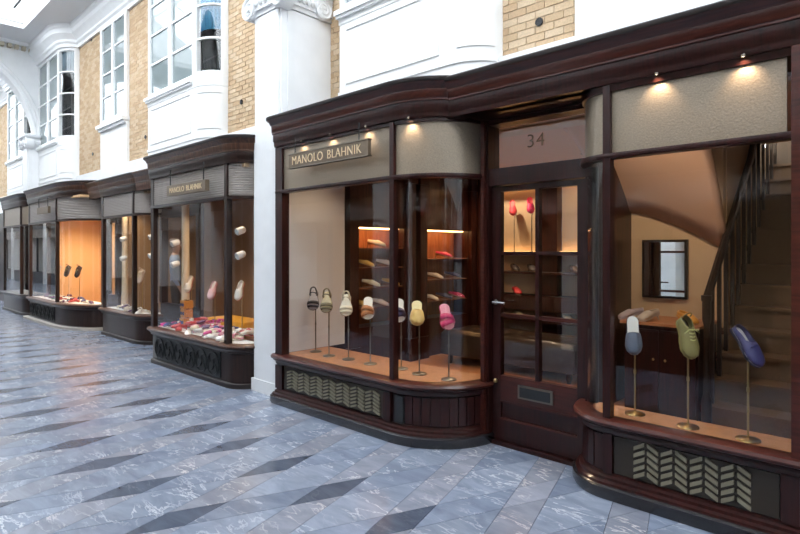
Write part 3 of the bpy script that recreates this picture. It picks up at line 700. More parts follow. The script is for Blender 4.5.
# ------------------------------------------------------------------ shoes
def interp(t, ks):
    for (a, va), (b_, vb) in zip(ks, ks[1:]):
        if t <= b_:
            k = (t - a) / (b_ - a); k = k * k * (3 - 2 * k); return va + (vb - va) * k
    return ks[-1][1]
WK = [(0, 0.004), (0.03, 0.02), (0.12, 0.030), (0.35, 0.029), (0.62, 0.040), (0.76, 0.043), (0.9, 0.034), (0.97, 0.02), (1.0, 0.004)]
SL = 0.255
WK = [(t, w_ * 1.18) for t, w_ in WK]
def outline(scale=1.0, n=20):
    ts = [0.5 - 0.5 * math.cos(PI * i / n) for i in range(n + 1)]
    a = [(t * SL, -interp(t, WK) * scale) for t in ts]; b2 = [(t * SL, interp(t, WK) * scale) for t in ts][::-1]
    return a + b2
def upper(t0, t1, hk, wk=1.02, a0=0.0, open_k=None, n=10, m=12):
    # vault over the foot from t0 to t1; open_k(t) = half-angle left open on top
    V = []; rows = []
    for i in range(n + 1):
        t = t0 + (t1 - t0) * i / n; h = interp(t, hk); ww = interp(t, WK) * wk; op = open_k(t) if open_k else 0
        for s in ((-1, 1) if open_k else (0,)):
            pass
        row = []
        for j in range(m + 1):
            if open_k and op > 0.01:
                half = m // 2
                ang = (PI / 2 - op) * (j / half) if j <= half else PI - (PI / 2 - op) * ((m - j) / half)
                if j == half: ang = PI / 2 - op
            else: ang = PI * j / m
            row.append((t * SL, ww * math.cos(ang), 0.006 + h * math.sin(ang) ** 0.8))
        rows.append(row)
    mb = MB()
    for r in rows: mb.v += r
    for i in range(n):
        for j in range(m):
            t = t0 + (t1 - t0) * (i + 0.5) / n
            if open_k and open_k(t) > 0.01 and j == m // 2: continue
            a_ = i * (m + 1) + j; mb.f.append((a_, a_ + 1, a_ + m + 2, a_ + m + 1))
    return mb
def band(t, h, width, tilt=0.0, wk=1.03):
    V = MB(); m = 12
    for k, tt in ((0, t - width / 2), (1, t + width / 2)):
        for j in range(m + 1):
            ang = PI * j / m; ww = interp(min(1, max(0, tt)), WK) * wk
            V.v.append(((tt + tilt * math.cos(ang)) * SL, ww * math.cos(ang), 0.004 + h * math.sin(ang)))
    for j in range(m): V.f.append((j, j + 1, m + 2 + j, m + 1 + j))
    return V
SHM = {}
def smat(c, rough=0.45):
    k = tuple(round(x, 3) for x in c)
    if k not in SHM: SHM[k] = plain('shoe_colour_%d' % len(SHM), c, rough)
    return SHM[k]
def shoe(kind, c_up, c_in, c_sole, label, group='display shoes', name=None):
    r = thing(name or {'sandal': 'sandal', 'slide': 'slide_sandal', 'mule': 'mule_shoe', 'loafer': 'loafer', 'lace': 'lace_up_shoe', 'pump': 'court_shoe'}[kind], label, 'shoe', (0, 0, 0), group)
    up, ins, so = smat(c_up), smat(c_in), smat(c_sole)
    MB().prism(outline(1.04), lambda u, v, q: (u, v, q), -0.009, 0.001).build('sole', so, r, True)
    MB().prism(outline(0.97), lambda u, v, q: (u, v, q), 0.001, 0.006).build('insole', ins, r, True)
    B(0.006, 0.062, -0.024, 0.024, -0.022, -0.009).build('heel', so, r)
    HT = [(0.0, 0.04), (0.3, 0.05), (0.55, 0.048), (0.8, 0.036), (0.93, 0.026), (1.0, 0.006)]
    if kind == 'sandal':
        solid(band(0.70, 0.040, 0.15).build('strap', up, r, True), 0.004); solid(band(0.86, 0.032, 0.10).build('strap', up, r, True), 0.004)
        pts = [(SL * (0.30 - 0.30 * math.sin(PI * k / 12)), 0.029 * math.cos(PI * k / 12), 0.006 + 0.058 * min(1, math.sin(PI * k / 12) * 1.5)) for k in range(13)]
        MB().tube(pts, 0.007, 6).build('heel_strap', up, r, True)
        MB().tube([(SL * 0.30, 0.030 * math.cos(PI * k / 10), 0.03 + 0.05 * math.sin(PI * k / 10)) for k in range(11)], 0.006, 6).build('ankle_strap', up, r, True)
    elif kind == 'slide':
        solid(band(0.60, 0.052, 0.20, 0.06).build('strap', up, r, True), 0.005); solid(band(0.78, 0.044, 0.18, -0.06).build('strap', up, r, True), 0.005)
    elif kind == 'mule':
        solid(upper(0.46, 1.0, HT).build('vamp', up, r, True), 0.003)
        MB().tube([(SL * 0.47, 0.036 * math.cos(PI * k / 10), 0.006 + 0.05 * math.sin(PI * k / 10)) for k in range(11)], 0.003, 6).build('topline', so, r, True)
    else:
        opk = (lambda t: interp(t, [(0, 0.9), (0.05, 1.0), (0.42, 0.8), (0.52, 0.0), (1, 0)])) if kind != 'lace' else (lambda t: interp(t, [(0, 0.8), (0.04, 0.9), (0.30, 0.5), (0.36, 0.0), (1, 0)]))
        hk = HT if kind != 'lace' else [(0.0, 0.075), (0.3, 0.085), (0.55, 0.062), (0.8, 0.042), (0.93, 0.03), (1.0, 0.006)]
        solid(upper(0.0, 1.0, hk, open_k=opk, n=24).build('upper', up, r, True), 0.004)
        if kind == 'loafer':
            solid(band(0.58, 0.052, 0.09).build('saddle_strap', up, r, True), 0.004)
        if kind == 'lace':
            for k in range(4):
                t = 0.40 + k * 0.075; h = interp(t, hk) + 0.010
                MB().tube([(t * SL, -0.016, h - 0.004), ((t + 0.03) * SL, 0, h + 0.002), (t * SL, 0.016, h - 0.004)], 0.0032, 5).build('lace', smat((0.55, 0.5, 0.2)), r, True)
            for s in (-1, 1):
                MB().tube([(0.42 * SL, 0, 0.09), (0.44 * SL, s * 0.03, 0.10), (0.48 * SL, s * 0.045, 0.075), (0.43 * SL, s * 0.02, 0.085)], 0.0032, 5).build('lace_bow', smat((0.55, 0.5, 0.2)), r, True)
            MB().tube([(0.05 * SL, 0.02 * math.cos(PI * k / 8), 0.07 + 0.05 * math.sin(PI * k / 8)) for k in range(9)], 0.004, 5).build('pull_loop', up, r, True)
        if kind == 'pump':
            MB().tube([(0.02, 0, -0.009), (0.01, 0, -0.075)], [0.012, 0.005], 7).build('stiletto_heel', so, r, True)
    return r
def stand(x, y, top, label, mat, group, zb=SILL):
    r = thing('shoe_stand', label, 'stand', (x, y, zb), group)
    MB().lathe([(0.062, 0.0), (0.064, 0.004), (0.058, 0.010), (0.03, 0.016), (0.012, 0.022)], (x, y, zb), 20).build('base', mat, r, True)
    MB().tube([(x, y, zb + 0.02), (x, y, top)], 0.006, 8).build('rod', mat, r, True)
    MB().lathe([(0.009, 0), (0.009, 0.025)], (x, y, zb + (top - zb) * 0.62), 8).build('collar', mat, r, True)
    MB().tube([(x, y, top - 0.004), (x, y + 0.004, top + 0.02), (x + 0.0, y + 0.03, top + 0.05)], 0.004, 6).build('prong', mat, r, True)
    return r
def pose_shoe(r, x, y, ztop, zbot, yaw, pitch):
    r.rotation_euler = (0, math.radians(pitch), math.radians(yaw))
    M = r.rotation_euler.to_matrix(); c = M @ Vector((SL / 2, 0, 0.0))
    r.location = Vector((x, y, (ztop + zbot) / 2)) - c
W_ = (0.72, 0.66, 0.52); BK = (0.02, 0.018, 0.02)
LEFT = [(-4.66, 3.624, 1.136, 0.934, 'sandal', BK, (0.50, 0.42, 0.38), BK, 'black strappy sandal with pale insole on the stand nearest the grey lining', 'black strappy sandal'),
        (-4.376, 3.571, 1.136, 0.934, 'sandal', (0.16, 0.13, 0.07), (0.62, 0.52, 0.32), (0.2, 0.16, 0.1), 'olive strappy sandal with cream insole', 'olive strappy sandal'),
        (-4.101, 3.591, 1.14, 0.905, 'sandal', (0.70, 0.60, 0.44), (0.74, 0.68, 0.55), (0.55, 0.42, 0.24), 'cream strappy sandal with looped ankle strap', 'cream strappy sandal'),
        (-3.788, 3.587, 1.124, 0.904, 'slide', (0.42, 0.15, 0.045), (0.74, 0.66, 0.55), (0.30, 0.12, 0.05), 'tan crossover slide sandal with white insole', 'tan crossover slide'),
        (-3.43, 3.632, 1.126, 0.908, 'slide', (0.045, 0.035, 0.10), (0.74, 0.68, 0.58), (0.1, 0.08, 0.1), 'navy crossover slide sandal with white insole', 'navy slide'),
        (-3.175, 3.589, 1.121, 0.914, 'mule', (0.80, 0.50, 0.16), (0.80, 0.66, 0.32), (0.6, 0.4, 0.12), 'pale yellow slip-on mule', 'yellow mule'),
        (-2.86, 3.60, 1.113, 0.908, 'slide', (0.55, 0.03, 0.12), (0.80, 0.30, 0.34), (0.5, 0.04, 0.12), 'raspberry pink slide sandal in the bowed window', 'pink slide')]
for i, (x, y, zt, zb, kd, cu, ci, cs, lab, short) in enumerate(LEFT):
    stand(x, y, 0.5 * (zt + zb) - 0.08, 'slim pewter shoe stand holding the %s' % short, PEWT, 'shoe stands in the bow-ended window')
    pose_shoe(shoe(kd, cu, ci, cs, lab, 'shoes on stands in the bow-ended window'), x, y - 0.03, zt, zb, -46 + (16 if i == 6 else 0), 60)
for o in [q for q in COL.objects if q.get('group') == 'shoes on stands in the bow-ended window']: o.scale = (0.9, 1.22, 1.15)
RIGHT = [(-1.38, 3.682, 1.126, 0.905, 'mule', (0.14, 0.155, 0.20), (0.80, 0.74, 0.66), (0.03, 0.04, 0.08), 'grey-blue two-tone mule with white insole', 'grey-blue mule', -62, 70),
         (-1.046, 3.632, 1.177, 0.899, 'lace', (0.25, 0.205, 0.07), (0.10, 0.08, 0.04), (0.34, 0.29, 0.09), 'yellow-green lace-up shoe with a pull loop', 'yellow-green lace-up', -45, 60),
         (-0.729, 3.616, 1.17, 0.889, 'loafer', (0.045, 0.04, 0.13), (0.55, 0.50, 0.50), (0.02, 0.02, 0.05), 'navy leather loafer tilted toe down', 'navy loafer', -28, 52)]
for x, y, zt, zb, kd, cu, ci, cs, lab, short, yaw, pit in RIGHT:
    stand(x, y, 0.5 * (zt + zb) - 0.09, 'slim brass shoe stand holding the %s' % short, BRASS, 'shoe stands in the right window')
    pose_shoe(shoe(kd, cu, ci, cs, lab, 'shoes on stands in the right window'), x, y - 0.03, zt + 0.01, zb - 0.01, yaw, pit)

# ------------------------------------------------------------------ main shop interior
FZ = 0.10
sf = struct('floor_shop', B(-5.35, 1.4, 3.94, 7.1, -0.02, FZ), DECK, 'tan floor inside the main shop')
struct('ceiling_shop', B(-5.35, 1.4, 3.97, 7.1, 2.72, 2.80), PINKC, 'warm plaster ceiling of the main shop')
struct('wall_shop_left', B(-5.45, -5.30, 4.12, 7.1, 0, 2.8), MAHI, 'dark panelled side wall of the main shop')
struct('wall_shop_back', B(-5.45, -1.32, 7.0, 7.1, 0, 2.8), CREAM, 'cream back wall of the main shop')
struct('wall_shop_right', B(1.4, 1.5, 3.9, 8.6, 0, 2.8), WALLD)
# panelled cases on the left wall
def case(y0, y1, label, zs, lit=5.0, zt=1.85, nshoe=2, z0=0.62):
    r = thing('shelf_case', label, 'shelving', (-5.1, (y0 + y1) / 2, FZ), 'wall cases in the main shop')
    B(-5.295, -5.27, y0, y1, z0, zt).build('back_panel', AMB, r)
    B(-5.295, -5.0, y0 - 0.05, y0, FZ, 2.7).build('side_panel', MAHI, r); B(-5.295, -5.0, y1, y1 + 0.05, FZ, 2.7).build('side_panel', MAHI, r)
    B(-5.295, -5.0, y0, y1, FZ, z0).build('base_cupboard', MAHI, r); B(-5.295, -5.0, y0, y1, zt, 2.7).build('head_panel', MAHI, r)
    B(-5.2, -5.05, y0 + 0.05, y1 - 0.05, zt - 0.012, zt).build('light_strip', WARMSTRIP, r)
    for z in zs: B(-5.27, -5.02, y0, y1, z - 0.01, z).build('shelf', AMB, r)
    return r
case(4.45, 5.35, 'amber lit shelf case on the side wall beside the window lining', (0.85, 1.10, 1.35, 1.60))
case(5.75, 6.75, 'amber lit shelf case on the side wall near the back corner', (0.85, 1.15, 1.45))
for y in (4.42, 5.45, 5.68, 6.83):
    p = thing('wood_pilaster', 'slender mahogany pilaster on the panelled wall beside the lit cases', 'pilaster', (-5.0, y, FZ), 'mahogany pilasters')
    B(-5.0, -4.94, y - 0.07, y + 0.07, FZ, 2.7).build('shaft', MAHI, p); B(-5.0, -4.92, y - 0.09, y + 0.09, 2.45, 2.55).build('capital', MAHI, p); B(-5.0, -4.92, y - 0.09, y + 0.09, FZ, 0.4).build('base', MAHI, p)
k = 0
for y, z in ((4.6, 0.85), (4.9, 0.85), (4.75, 1.10), (5.1, 1.10), (4.65, 1.35), (5.0, 1.35), (4.85, 1.6)):
    c = [(0.75, 0.5, 0.15), (0.7, 0.6, 0.5), (0.8, 0.75, 0.6), (0.6, 0.35, 0.08)][k % 4]; nm = ['yellow', 'beige', 'cream', 'amber'][k % 4]; k += 1
    s_ = shoe('pump', c, (0.6, 0.45, 0.3), (0.2, 0.1, 0.05), '%s court shoe on the lit shelf case beside the window lining' % nm, 'court shoes in the lit wall case'); s_.location = (-5.17, y, z + 0.075); s_.rotation_euler = (0, 0.25, 0.4)
for y, z in ((5.9, 0.85), (6.2, 0.85), (6.5, 0.85), (6.0, 1.15), (6.4, 1.15), (6.2, 1.45)):
    c = [(0.6, 0.03, 0.1), (0.7, 0.6, 0.5), (0.05, 0.05, 0.1)][k % 3]; nm = ['red', 'beige', 'black'][k % 3]; k += 1
    s_ = shoe('pump', c, (0.6, 0.45, 0.3), (0.2, 0.1, 0.05), '%s court shoe on the lit shelf case near the back corner' % nm, 'court shoes in the back corner case'); s_.location = (-5.17, y, z + 0.075); s_.rotation_euler = (0, 0.25, 0.4)
# back wall display: cream lit bays with shelves between wooden piers
bs = thing('back_shelving', 'mahogany shelves with cream lit bays on the back wall behind the door', 'shelving', (-3.6, 7.0, FZ))
for x0, x1 in ((-4.9, -4.68), (-3.92, -3.60), (-2.5, -2.42)): B(x0, x1, 6.86, 7.0, FZ, 2.7).build('pier', MAHI, bs)
for z, t_ in ((1.53, 0.035), (1.27, 0.03), (0.95, 0.06), (0.62, 0.03), (0.42, 0.03)): B(-4.62, -2.42, 6.72, 7.0, z - t_, z).build('shelf', MAHI, bs)
B(-4.62, -2.42, 6.70, 7.0, 2.5, 2.7).build('head_panel', MAHI, bs)
B(-4.62, -2.42, 6.70, 7.0, 0.75, 0.95).build('drawer_band', MAHI, bs)
for z in (1.54, 2.49): B(-4.6, -2.45, 6.93, 6.96, z, z + 0.012).build('light_strip', WARMSTRIP, bs)
k = 0
for x, z, c, nm, kd in ((-4.24, 2.03, (0.80, 0.07, 0.10), 'coral red', 'pump'), (-3.96, 2.05, (0.85, 0.015, 0.16), 'hot pink', 'pump')):
    stand(x, 6.82, z - 0.02, 'slim stand carrying the %s court shoe on the back shelf' % nm, PEWT, 'stands on the back shelf', 1.53)
    s_ = shoe(kd, c, (0.7, 0.2, 0.2), c, '%s court shoe on a stand on the back shelf' % nm, 'shoes on the back shelving'); pose_shoe(s_, x, 6.78, z + 0.24, z + 0.02, -50, 58)
for x, z, c, nm in ((-4.25, 1.27, (0.03, 0.02, 0.02), 'black'), (-3.98, 1.27, (0.05, 0.04, 0.04), 'charcoal'), (-3.35, 1.27, (0.1, 0.06, 0.03), 'dark brown'), (-4.22, 0.95, (0.6, 0.03, 0.04), 'scarlet'), (-4.5, 0.62, (0.75, 0.68, 0.55), 'cream'), (-4.18, 0.62, (0.7, 0.64, 0.5), 'ivory'), (-3.45, 0.62, (0.8, 0.7, 0.5), 'buff')):
    s_ = shoe('pump', c, (0.6, 0.45, 0.3), (0.1, 0.05, 0.03), '%s court shoe standing on the back shelving' % nm, 'shoes on the back shelving'); s_.location = (x - 0.05, 6.86, z + 0.076); s_.rotation_euler = (0, 0.28, -0.7)
# tufted leather ottoman
ot = thing('leather_ottoman', 'long dark tufted leather ottoman inside the main shop', 'ottoman', (-3.7, 5.95, FZ))
def cushion(x0, x1, y0, y1, z0, z1, nx, ny, dim=0.03, rnd=0.06, dips=(5, 2)):
    mb = MB(); V = []
    for i in range(nx + 1):
        for j in range(ny + 1):
            u, v = i / nx, j / ny; e = min(u * (x1 - x0), (1 - u) * (x1 - x0), v * (y1 - y0), (1 - v) * (y1 - y0))
            h = z1 - rnd * max(0, 1 - e / rnd) ** 2 - (dim * (0.5 + 0.5 * math.cos(2 * PI * u * dips[0])) * (0.5 + 0.5 * math.cos(2 * PI * v * dips[1])) if e > rnd else 0)
            V.append((x0 + u * (x1 - x0), y0 + v * (y1 - y0), h))
    F = [(i * (ny + 1) + j, (i + 1) * (ny + 1) + j, (i + 1) * (ny + 1) + j + 1, i * (ny + 1) + j + 1) for i in range(nx) for j in range(ny)]
    mb.add(V, F); n = len(V)
    ring = [i * (ny + 1) for i in range(nx + 1)] + [nx * (ny + 1) + j for j in range(1, ny + 1)] + [i * (ny + 1) + ny for i in range(nx - 1, -1, -1)] + [j for j in range(ny - 1, 0, -1)]
    for r_ in ring: mb.v.append((V[r_][0], V[r_][1], z0))
    m = len(ring)
    for k in range(m): mb.f.append((ring[k], n + k, n + (k + 1) % m, ring[(k + 1) % m]))
    mb.f.append(tuple(n + k for k in range(m))); return mb
cushion(-4.6, -2.75, 5.62, 6.3, 0.22, 0.54, 60, 24, 0.035).build('tufted_seat', LEATH, ot, True)
for x in (-4.5, -2.85):
    for y in (5.7, 6.22): MB().lathe([(0.02, 0), (0.035, 0.06), (0.03, 0.13)], (x, y, FZ), 10).build('leg', BLACKW, ot, True)
# staircase with balustrade
SX0, SX1, SY, RI, GO = -1.33, -0.10, 5.06, 0.19, 0.222
stc = thing('staircase', 'carpeted staircase with dark balustrade seen through the right window', None, (SX0, SY, FZ), kind='structure')
NS = 13
for i in range(NS):
    y = SY + i * GO; z = FZ + i * RI
    B(SX0, SX1, y, y + GO + 0.02, z if i else FZ, z + RI - 0.02).build('riser', CARPET, stc)
    B(SX0 - 0.02, SX1, y - 0.025, y + GO + 0.02, z + RI - 0.03, z + RI).build('tread', CARPET, stc)
    B(SX0 - 0.03, SX0 + 0.001, y - 0.02, y + GO, z + RI - 0.06, z + RI - 0.001).build('tread_end', MAHL, stc)
    for q in (0.10,):
        zt = z + RI; yy = y + q; zr = 1.21 + (yy - SY) * RI / GO
        MB().box(SX0 + 0.015, SX0 + 0.045, yy - 0.014, yy + 0.014, zt, zr).build('baluster', BLACKW, stc)
MB().tube([(SX0 + 0.03, SY - 0.05, 1.18)] + [(SX0 + 0.03, SY + t * 0.3, 1.22 + t * 0.3 * RI / GO) for t in range(0, 6)] + [(SX0 + 0.03, 6.72, 2.72), (SX0 + 0.03, 6.78, 2.9)], 0.034, 8).build('handrail', BLACKW, stc, True)
MB().lathe([(0.04, 0), (0.04, 0.25), (0.024, 0.3), (0.022, 0.85), (0.034, 0.9), (0.034, 1.05), (0.042, 1.06), (0.042, 1.1)], (SX0 + 0.03, SY - 0.06, FZ), 12).build('newel_post', BLACKW, stc, True)
MB().prism([(SY - 0.05, FZ), (SY + NS * GO, FZ), (SY + NS * GO, FZ + NS * RI - 0.1), (SY + 0.03, FZ + 0.1)], lambda u, v, q: (q, u, v), SX0 - 0.012, SX0).build('stringer', BLACKW, stc)
struct('wall_stair', B(-0.10, 0.0, 4.6, 8.2, 0, 4.2), WALLD, 'taupe wall beside the stairs')
struct('wall_stair_back', B(-1.4, 0.0, 7.95, 8.05, 0, 4.6), WALLD)
dado = MB().tube([(-0.115, 5.3, 1.25), (-0.115, 7.6, 1.25 + 2.3 * RI / GO)], 0.025, 8); tag(dado.build('wall_handrail', AMB, None, True), 'pale wooden handrail fixed to the wall beside the stairs', 'handrail')
# cabinet, plaster soffit of the upper flight and mirror
struct('wall_alcove', B(-2.18, SX0 - 0.02, 5.72, 5.82, 0, 2.75), CREAM, 'cream alcove wall behind the mirror')
struct('wall_alcove_return', B(SX0 - 0.06, SX0 - 0.014, 5.82, 7.9, 0, 2.75), CREAM, 'cream wall beside the balustrade')
cab = thing('side_cabinet', 'low mahogany cabinet with tan top below the mirror', 'cabinet', (-1.75, 5.35, FZ))
B(-2.02, -1.40, 5.14, 5.70, FZ, 0.90).build('body', MAH, cab); B(-2.05, -1.38, 5.10, 5.71, 0.90, 0.925).build('top', DECK, cab)
for x0 in (-2.0, -1.70): B(x0, x0 + 0.28, 5.125, 5.14, 0.16, 0.86).build('door', MAH, cab); MB().lathe([(0.004, -0.012), (0.012, 0), (0.004, 0.012)], (x0 + (0.24 if x0 < -1.9 else 0.04), 5.118, 0.6), 8).build('knob', BRASS, cab.children[-1])
mi = thing('wall_mirror', 'rectangular dark-framed mirror above the tan-topped cabinet', 'mirror', (-1.83, 5.7, 1.13))
B(-2.06, -1.64, 5.68, 5.71, 1.10, 1.67).build('frame', BLACKW, mi); B(-2.035, -1.665, 5.672, 5.682, 1.125, 1.645).build('mirror_glass', MIRR, mi)
for dx, c, nm, kd, yw in ((-1.93, (0.42, 0.36, 0.40), 'pale mauve', 'pump', -130), (-1.80, (0.55, 0.5, 0.45), 'ivory', 'pump', -110), (-1.62, (0.75, 0.35, 0.05), 'orange', 'pump', -40)):
    s_ = shoe(kd, c, (0.6, 0.5, 0.4), c, '%s court shoe on the cabinet below the mirror' % nm, 'shoes on the cabinet'); s_.location = (dx, 5.36, 1.0); s_.rotation_euler = (0, 0.28, math.radians(yw))
# plaster soffit: swept underside of the upper flight curling down to the alcove wall
n, m = 18, 10; V = []
for i in range(n + 1):
    u = i / n
    for j in range(m + 1):
        v = j / m
        x = -2.43 + u * (SX0 + 0.02 + 2.43)
        zl = 1.98 - 0.55 * max(0, u - 0.18) ** 1.5 * 1.0        # lower edge falls towards the stairs
        y = 5.70 - 1.15 * v
        V.append((x, y, zl + (2.74 - zl) * math.sin(v * PI / 2) ** 0.9))
F = [(i * (m + 1) + j, (i + 1) * (m + 1) + j, (i + 1) * (m + 1) + j + 1, i * (m + 1) + j + 1) for i in range(n) for j in range(m)]
so = MB().add(V, F).build('ceiling_soffit', PINKC, None, True); tag(so, 'curved warm plaster underside of the upper flight', kind='structure'); solid(so, 0.05)
struct('wall_partition', B(-2.26, -2.18, 5.14, 7.0, FZ, 2.72), MAHI, 'mahogany partition between the door view and the stair')
# lamps of the main shop
downlight((-3.6, 5.3, 2.715), 55, None, 'ceiling downlight above the leather ottoman', 140)
downlight((-4.3, 6.45, 2.715), 45, (-4.3, 6.9, 1.2), 'ceiling downlight before the back shelves, by the corner', 120)
downlight((-2.95, 6.3, 2.715), 30, (-3.1, 7.0, 1.4), 'ceiling downlight before the back shelves, by the partition', 110)
downlight((-1.75, 4.45, 2.715), 40, (-1.85, 5.3, 1.3), 'ceiling downlight before the mirror alcove', 130)
downlight((-0.7, 4.35, 2.715), 40, (-0.8, 5.4, 0.6), 'ceiling downlight before the stairs', 120)
downlight((-4.2, 3.66, 2.655), 24, (-4.2, 3.6, 0.5), 'downlight over the sandals in the bow-ended window', 130)
downlight((-3.3, 3.66, 2.655), 24, (-3.3, 3.6, 0.5), 'downlight over the slides in the bow-ended window', 130)
struct('ceiling_window_right', B(RX - 0.2, XE, RY + 0.05, 3.97, 2.66, 2.72), MAHI)
for x, q in ((-1.2, 'the grey-blue mule'), (-0.75, 'the navy loafer')): downlight((x, 3.68, 2.655), 26, (x, 3.62, 0.5), 'downlight in the right window over %s' % q, 120)

# ------------------------------------------------------------------ neighbouring shopfronts
def bayfront(label, xl, xr, yf, xe, ye, top, wm, sill_m, skirt, fmat, yb=None, ribs=True, step=False, n_mull=0, rL=0.05, lowmat=None):
    path = [(xl, ye), (xl, yf + rL)] + arc(xl + rL, yf + rL, rL, rL, 180, 270, 4)[1:] + [(xr, yf)] + arc(xr, ye, xe - xr, ye - yf, -90, 0, 12)[1:]
    d0 = plen(path[:6]); d1 = plen(path[:7]); L = plen(path)
    r = thing('shopfront', label, 'shopfront', ((xl + xr) / 2, yf + 0.2, 0))
    if step: rail(r, 'stone_step', STONE, path, [(0.13, 0), (0.13, 0.05), (-0.05, 0.05), (-0.05, 0)])
    plinth(r, path, lowmat or wm, wm, CAPM, None, None, sill_m, simple=True)
    cornice(r, path, (wm, sill_m, CAPM), top)
    hb = top - 0.305
    rail(r, 'transom', wm, path, [(0.03, TR0), (0.03, TR1), (-0.04, TR1), (-0.04, TR0)])
    for da, db in ((d0 + 0.02, d1 - 0.02), (d1 + 0.02, L - 0.02)):
        sp = subpath(path, da, db)
        fp_ = rail(r, 'fascia_panel', fmat, sp, [(0.0, TR1), (0.0, hb + 0.02), (-0.02, hb + 0.02), (-0.02, TR1)])
        if ribs:
            k = 13
            for i in range(k):
                z = TR1 + 0.015 + (hb - TR1 - 0.02) * i / k
                rail(fp_, 'fascia_rib', fmat, sp, [(0.008, z), (0.010, z + 0.012), (0.0, z + 0.022), (0.0, z)])
        pane(r, sp, SILL, TR0)
    for c, hx in (((xl + 0.045, yf + 0.02), 0.045), ((xr, yf + 0.005), 0.028)): post(r, c, (1, 0), hx, 0.035, SILL, hb + 0.02, wm)
    post(r, (xe - 0.01, ye - 0.01), (0, 1), 0.04, 0.03, SILL, hb + 0.02, wm, 'end_post')
    MB().prism(path[1:-1] + [(xe, ye + 0.02), (xl, ye + 0.02)], lambda u, v, q: (u, v, q), 0.44, 0.497).build('display_deck', WHITE if step or ribs else STONE, r)
    MB().prism(path[1:-1] + [(xe, 3.97), (xl, 3.97)], lambda u, v, q: (u, v, q), top - 0.06, top - 0.012).build('lead_roof', LEAD, r)
    return r, path
def scroll_grille(root, x0, x1, y, z0, z1, n):
    root = B(x0, x1, y - 0.004, y + 0.01, z0, z1).build('grille', IRON, root)
    w_ = (x1 - x0) / n; rr = min(w_, z1 - z0) * 0.46; zc = (z0 + z1) / 2
    for i in range(n):
        xc = x0 + (i + 0.5) * w_
        MB().tube([(xc + rr * math.cos(t * PI / 10), y - 0.012, zc + rr * math.sin(t * PI / 10)) for t in range(21)], 0.009, 6).build('scroll_ring', IRON, root, True)
        for q in range(4):
            a_ = q * PI / 2 + PI / 4
            pts = [(xc + (rr * 0.9) * t / 8 * math.cos(a_ + 1.1 * (1 - t / 8)), y - 0.012, zc + (rr * 0.9) * t / 8 * math.sin(a_ + 1.1 * (1 - t / 8))) for t in range(9)]
            MB().tube(pts, 0.008, 6).build('scroll', IRON, root, True)
        MB().prism([(rr * 0.22 * math.cos(t * PI / 6), rr * 0.22 * math.sin(t * PI / 6)) for t in range(12)], lambda u, v, q: (xc + u, q, zc + v), y - 0.024, y).build('rosette', IRON, root)
f2, p2 = bayfront('brown wooden shopfront with ribbed fascia beside the white pier', -7.88, -5.80, 3.25, -5.53, 3.52, 2.86, DKBR, BROWN, IRON, FASC2)
scroll_grille(f2, -7.72, -5.95, 3.24, 0.08, 0.385, 6)
f3, p3 = bayfront('small recessed brown shopfront beyond the ochre ottoman window', -11.2, -9.68, 3.70, -9.25, 4.05, 2.86, DKBR, BROWN, IRON, FASC2)
f4, p4 = bayfront('brown shopfront on a pale stone step with a peach display', -15.1, -12.95, 3.42, -11.75, 4.0, 2.93, DKBR, BROWN, IRON, FASC2, step=True)
scroll_grille(f4, -14.95, -13.1, 3.41, 0.08, 0.385, 6)
f5, p5 = bayfront('farthest dark shopfront with a dim bluish display', -17.8, -15.95, 3.45, -15.4, 3.9, 2.93, DKBR, DKBR, IRON, FASC, ribs=False)
for xa, xb, q in ((-9.3, -7.92, 'door recess between the ribbed fascia shops'), (-11.8, -11.2, 'narrow recess beside the stone step')):
    o = thing('door_%d' % (2 if xa > -10 else 3), None, None, (xa, 3.95, 0), kind='structure')
    B(xa, xb, 3.98, 4.04, 0, 0.7).build('door_panel', DKBR, o); B(xa, xb, 4.0, 4.01, 0.7, 2.1).build('pane', GL, o); B(xa, xb, 3.97, 4.05, 2.1, 2.2).build('transom_rail', DKBR, o); B(xa, xb, 3.98, 4.04, 2.2, 2.9).build('head_panel', DKBR, o)
    for x in (xa, xb - 0.09): B(x, x + 0.09, 3.96, 4.05, 0.7, 2.1).build('door_stile', DKBR, o)
lint = thing('shop_lintel', 'brown moulded lintel bridging the doorways between the ribbed shopfronts', 'lintel', (-10, 3.8, 2.6))
MB().sweep([(-11.85, 3.72), (-7.9, 3.72)], cor(2.86)).build('cornice_band', BROWN, lint, True); B(-11.6, -7.9, 3.72, 4.05, 2.555, 2.6).build('soffit', DKBR, lint)
# hanging signs of the neighbours
def sign(x0, x1, y, z0, z1, txt, label, ztop):
    r = thing('hanging_sign', label, 'sign', ((x0 + x1) / 2, y, z1), 'hanging signs')
    sb_ = B(x0, x1, y - 0.02, y + 0.03, z0, z1).build('signboard', SIGNM, r)
    if txt: lettering(txt, (z1 - z0) * 0.5, (x1 - x0) * 0.84, GOLD, sb_, (x0 + (x1 - x0) * 0.08, y - 0.022, z0 + (z1 - z0) * 0.25))
    for x in (x0 + 0.06, x1 - 0.08): MB().tube([(x, y, z1), (x, y, ztop)], 0.008, 6).build('hanger_rod', IRON, r)
sign(-7.08, -6.06, 3.13, 2.26, 2.39, 'MANOLO BLAHNIK', 'bronze shop sign hanging on rods before the ribbed fascia next to the white pier', 2.60)
sign(-13.85, -13.05, 3.30, 2.33, 2.47, None, 'small blank-looking bronze sign hanging above the peach display', 2.66)

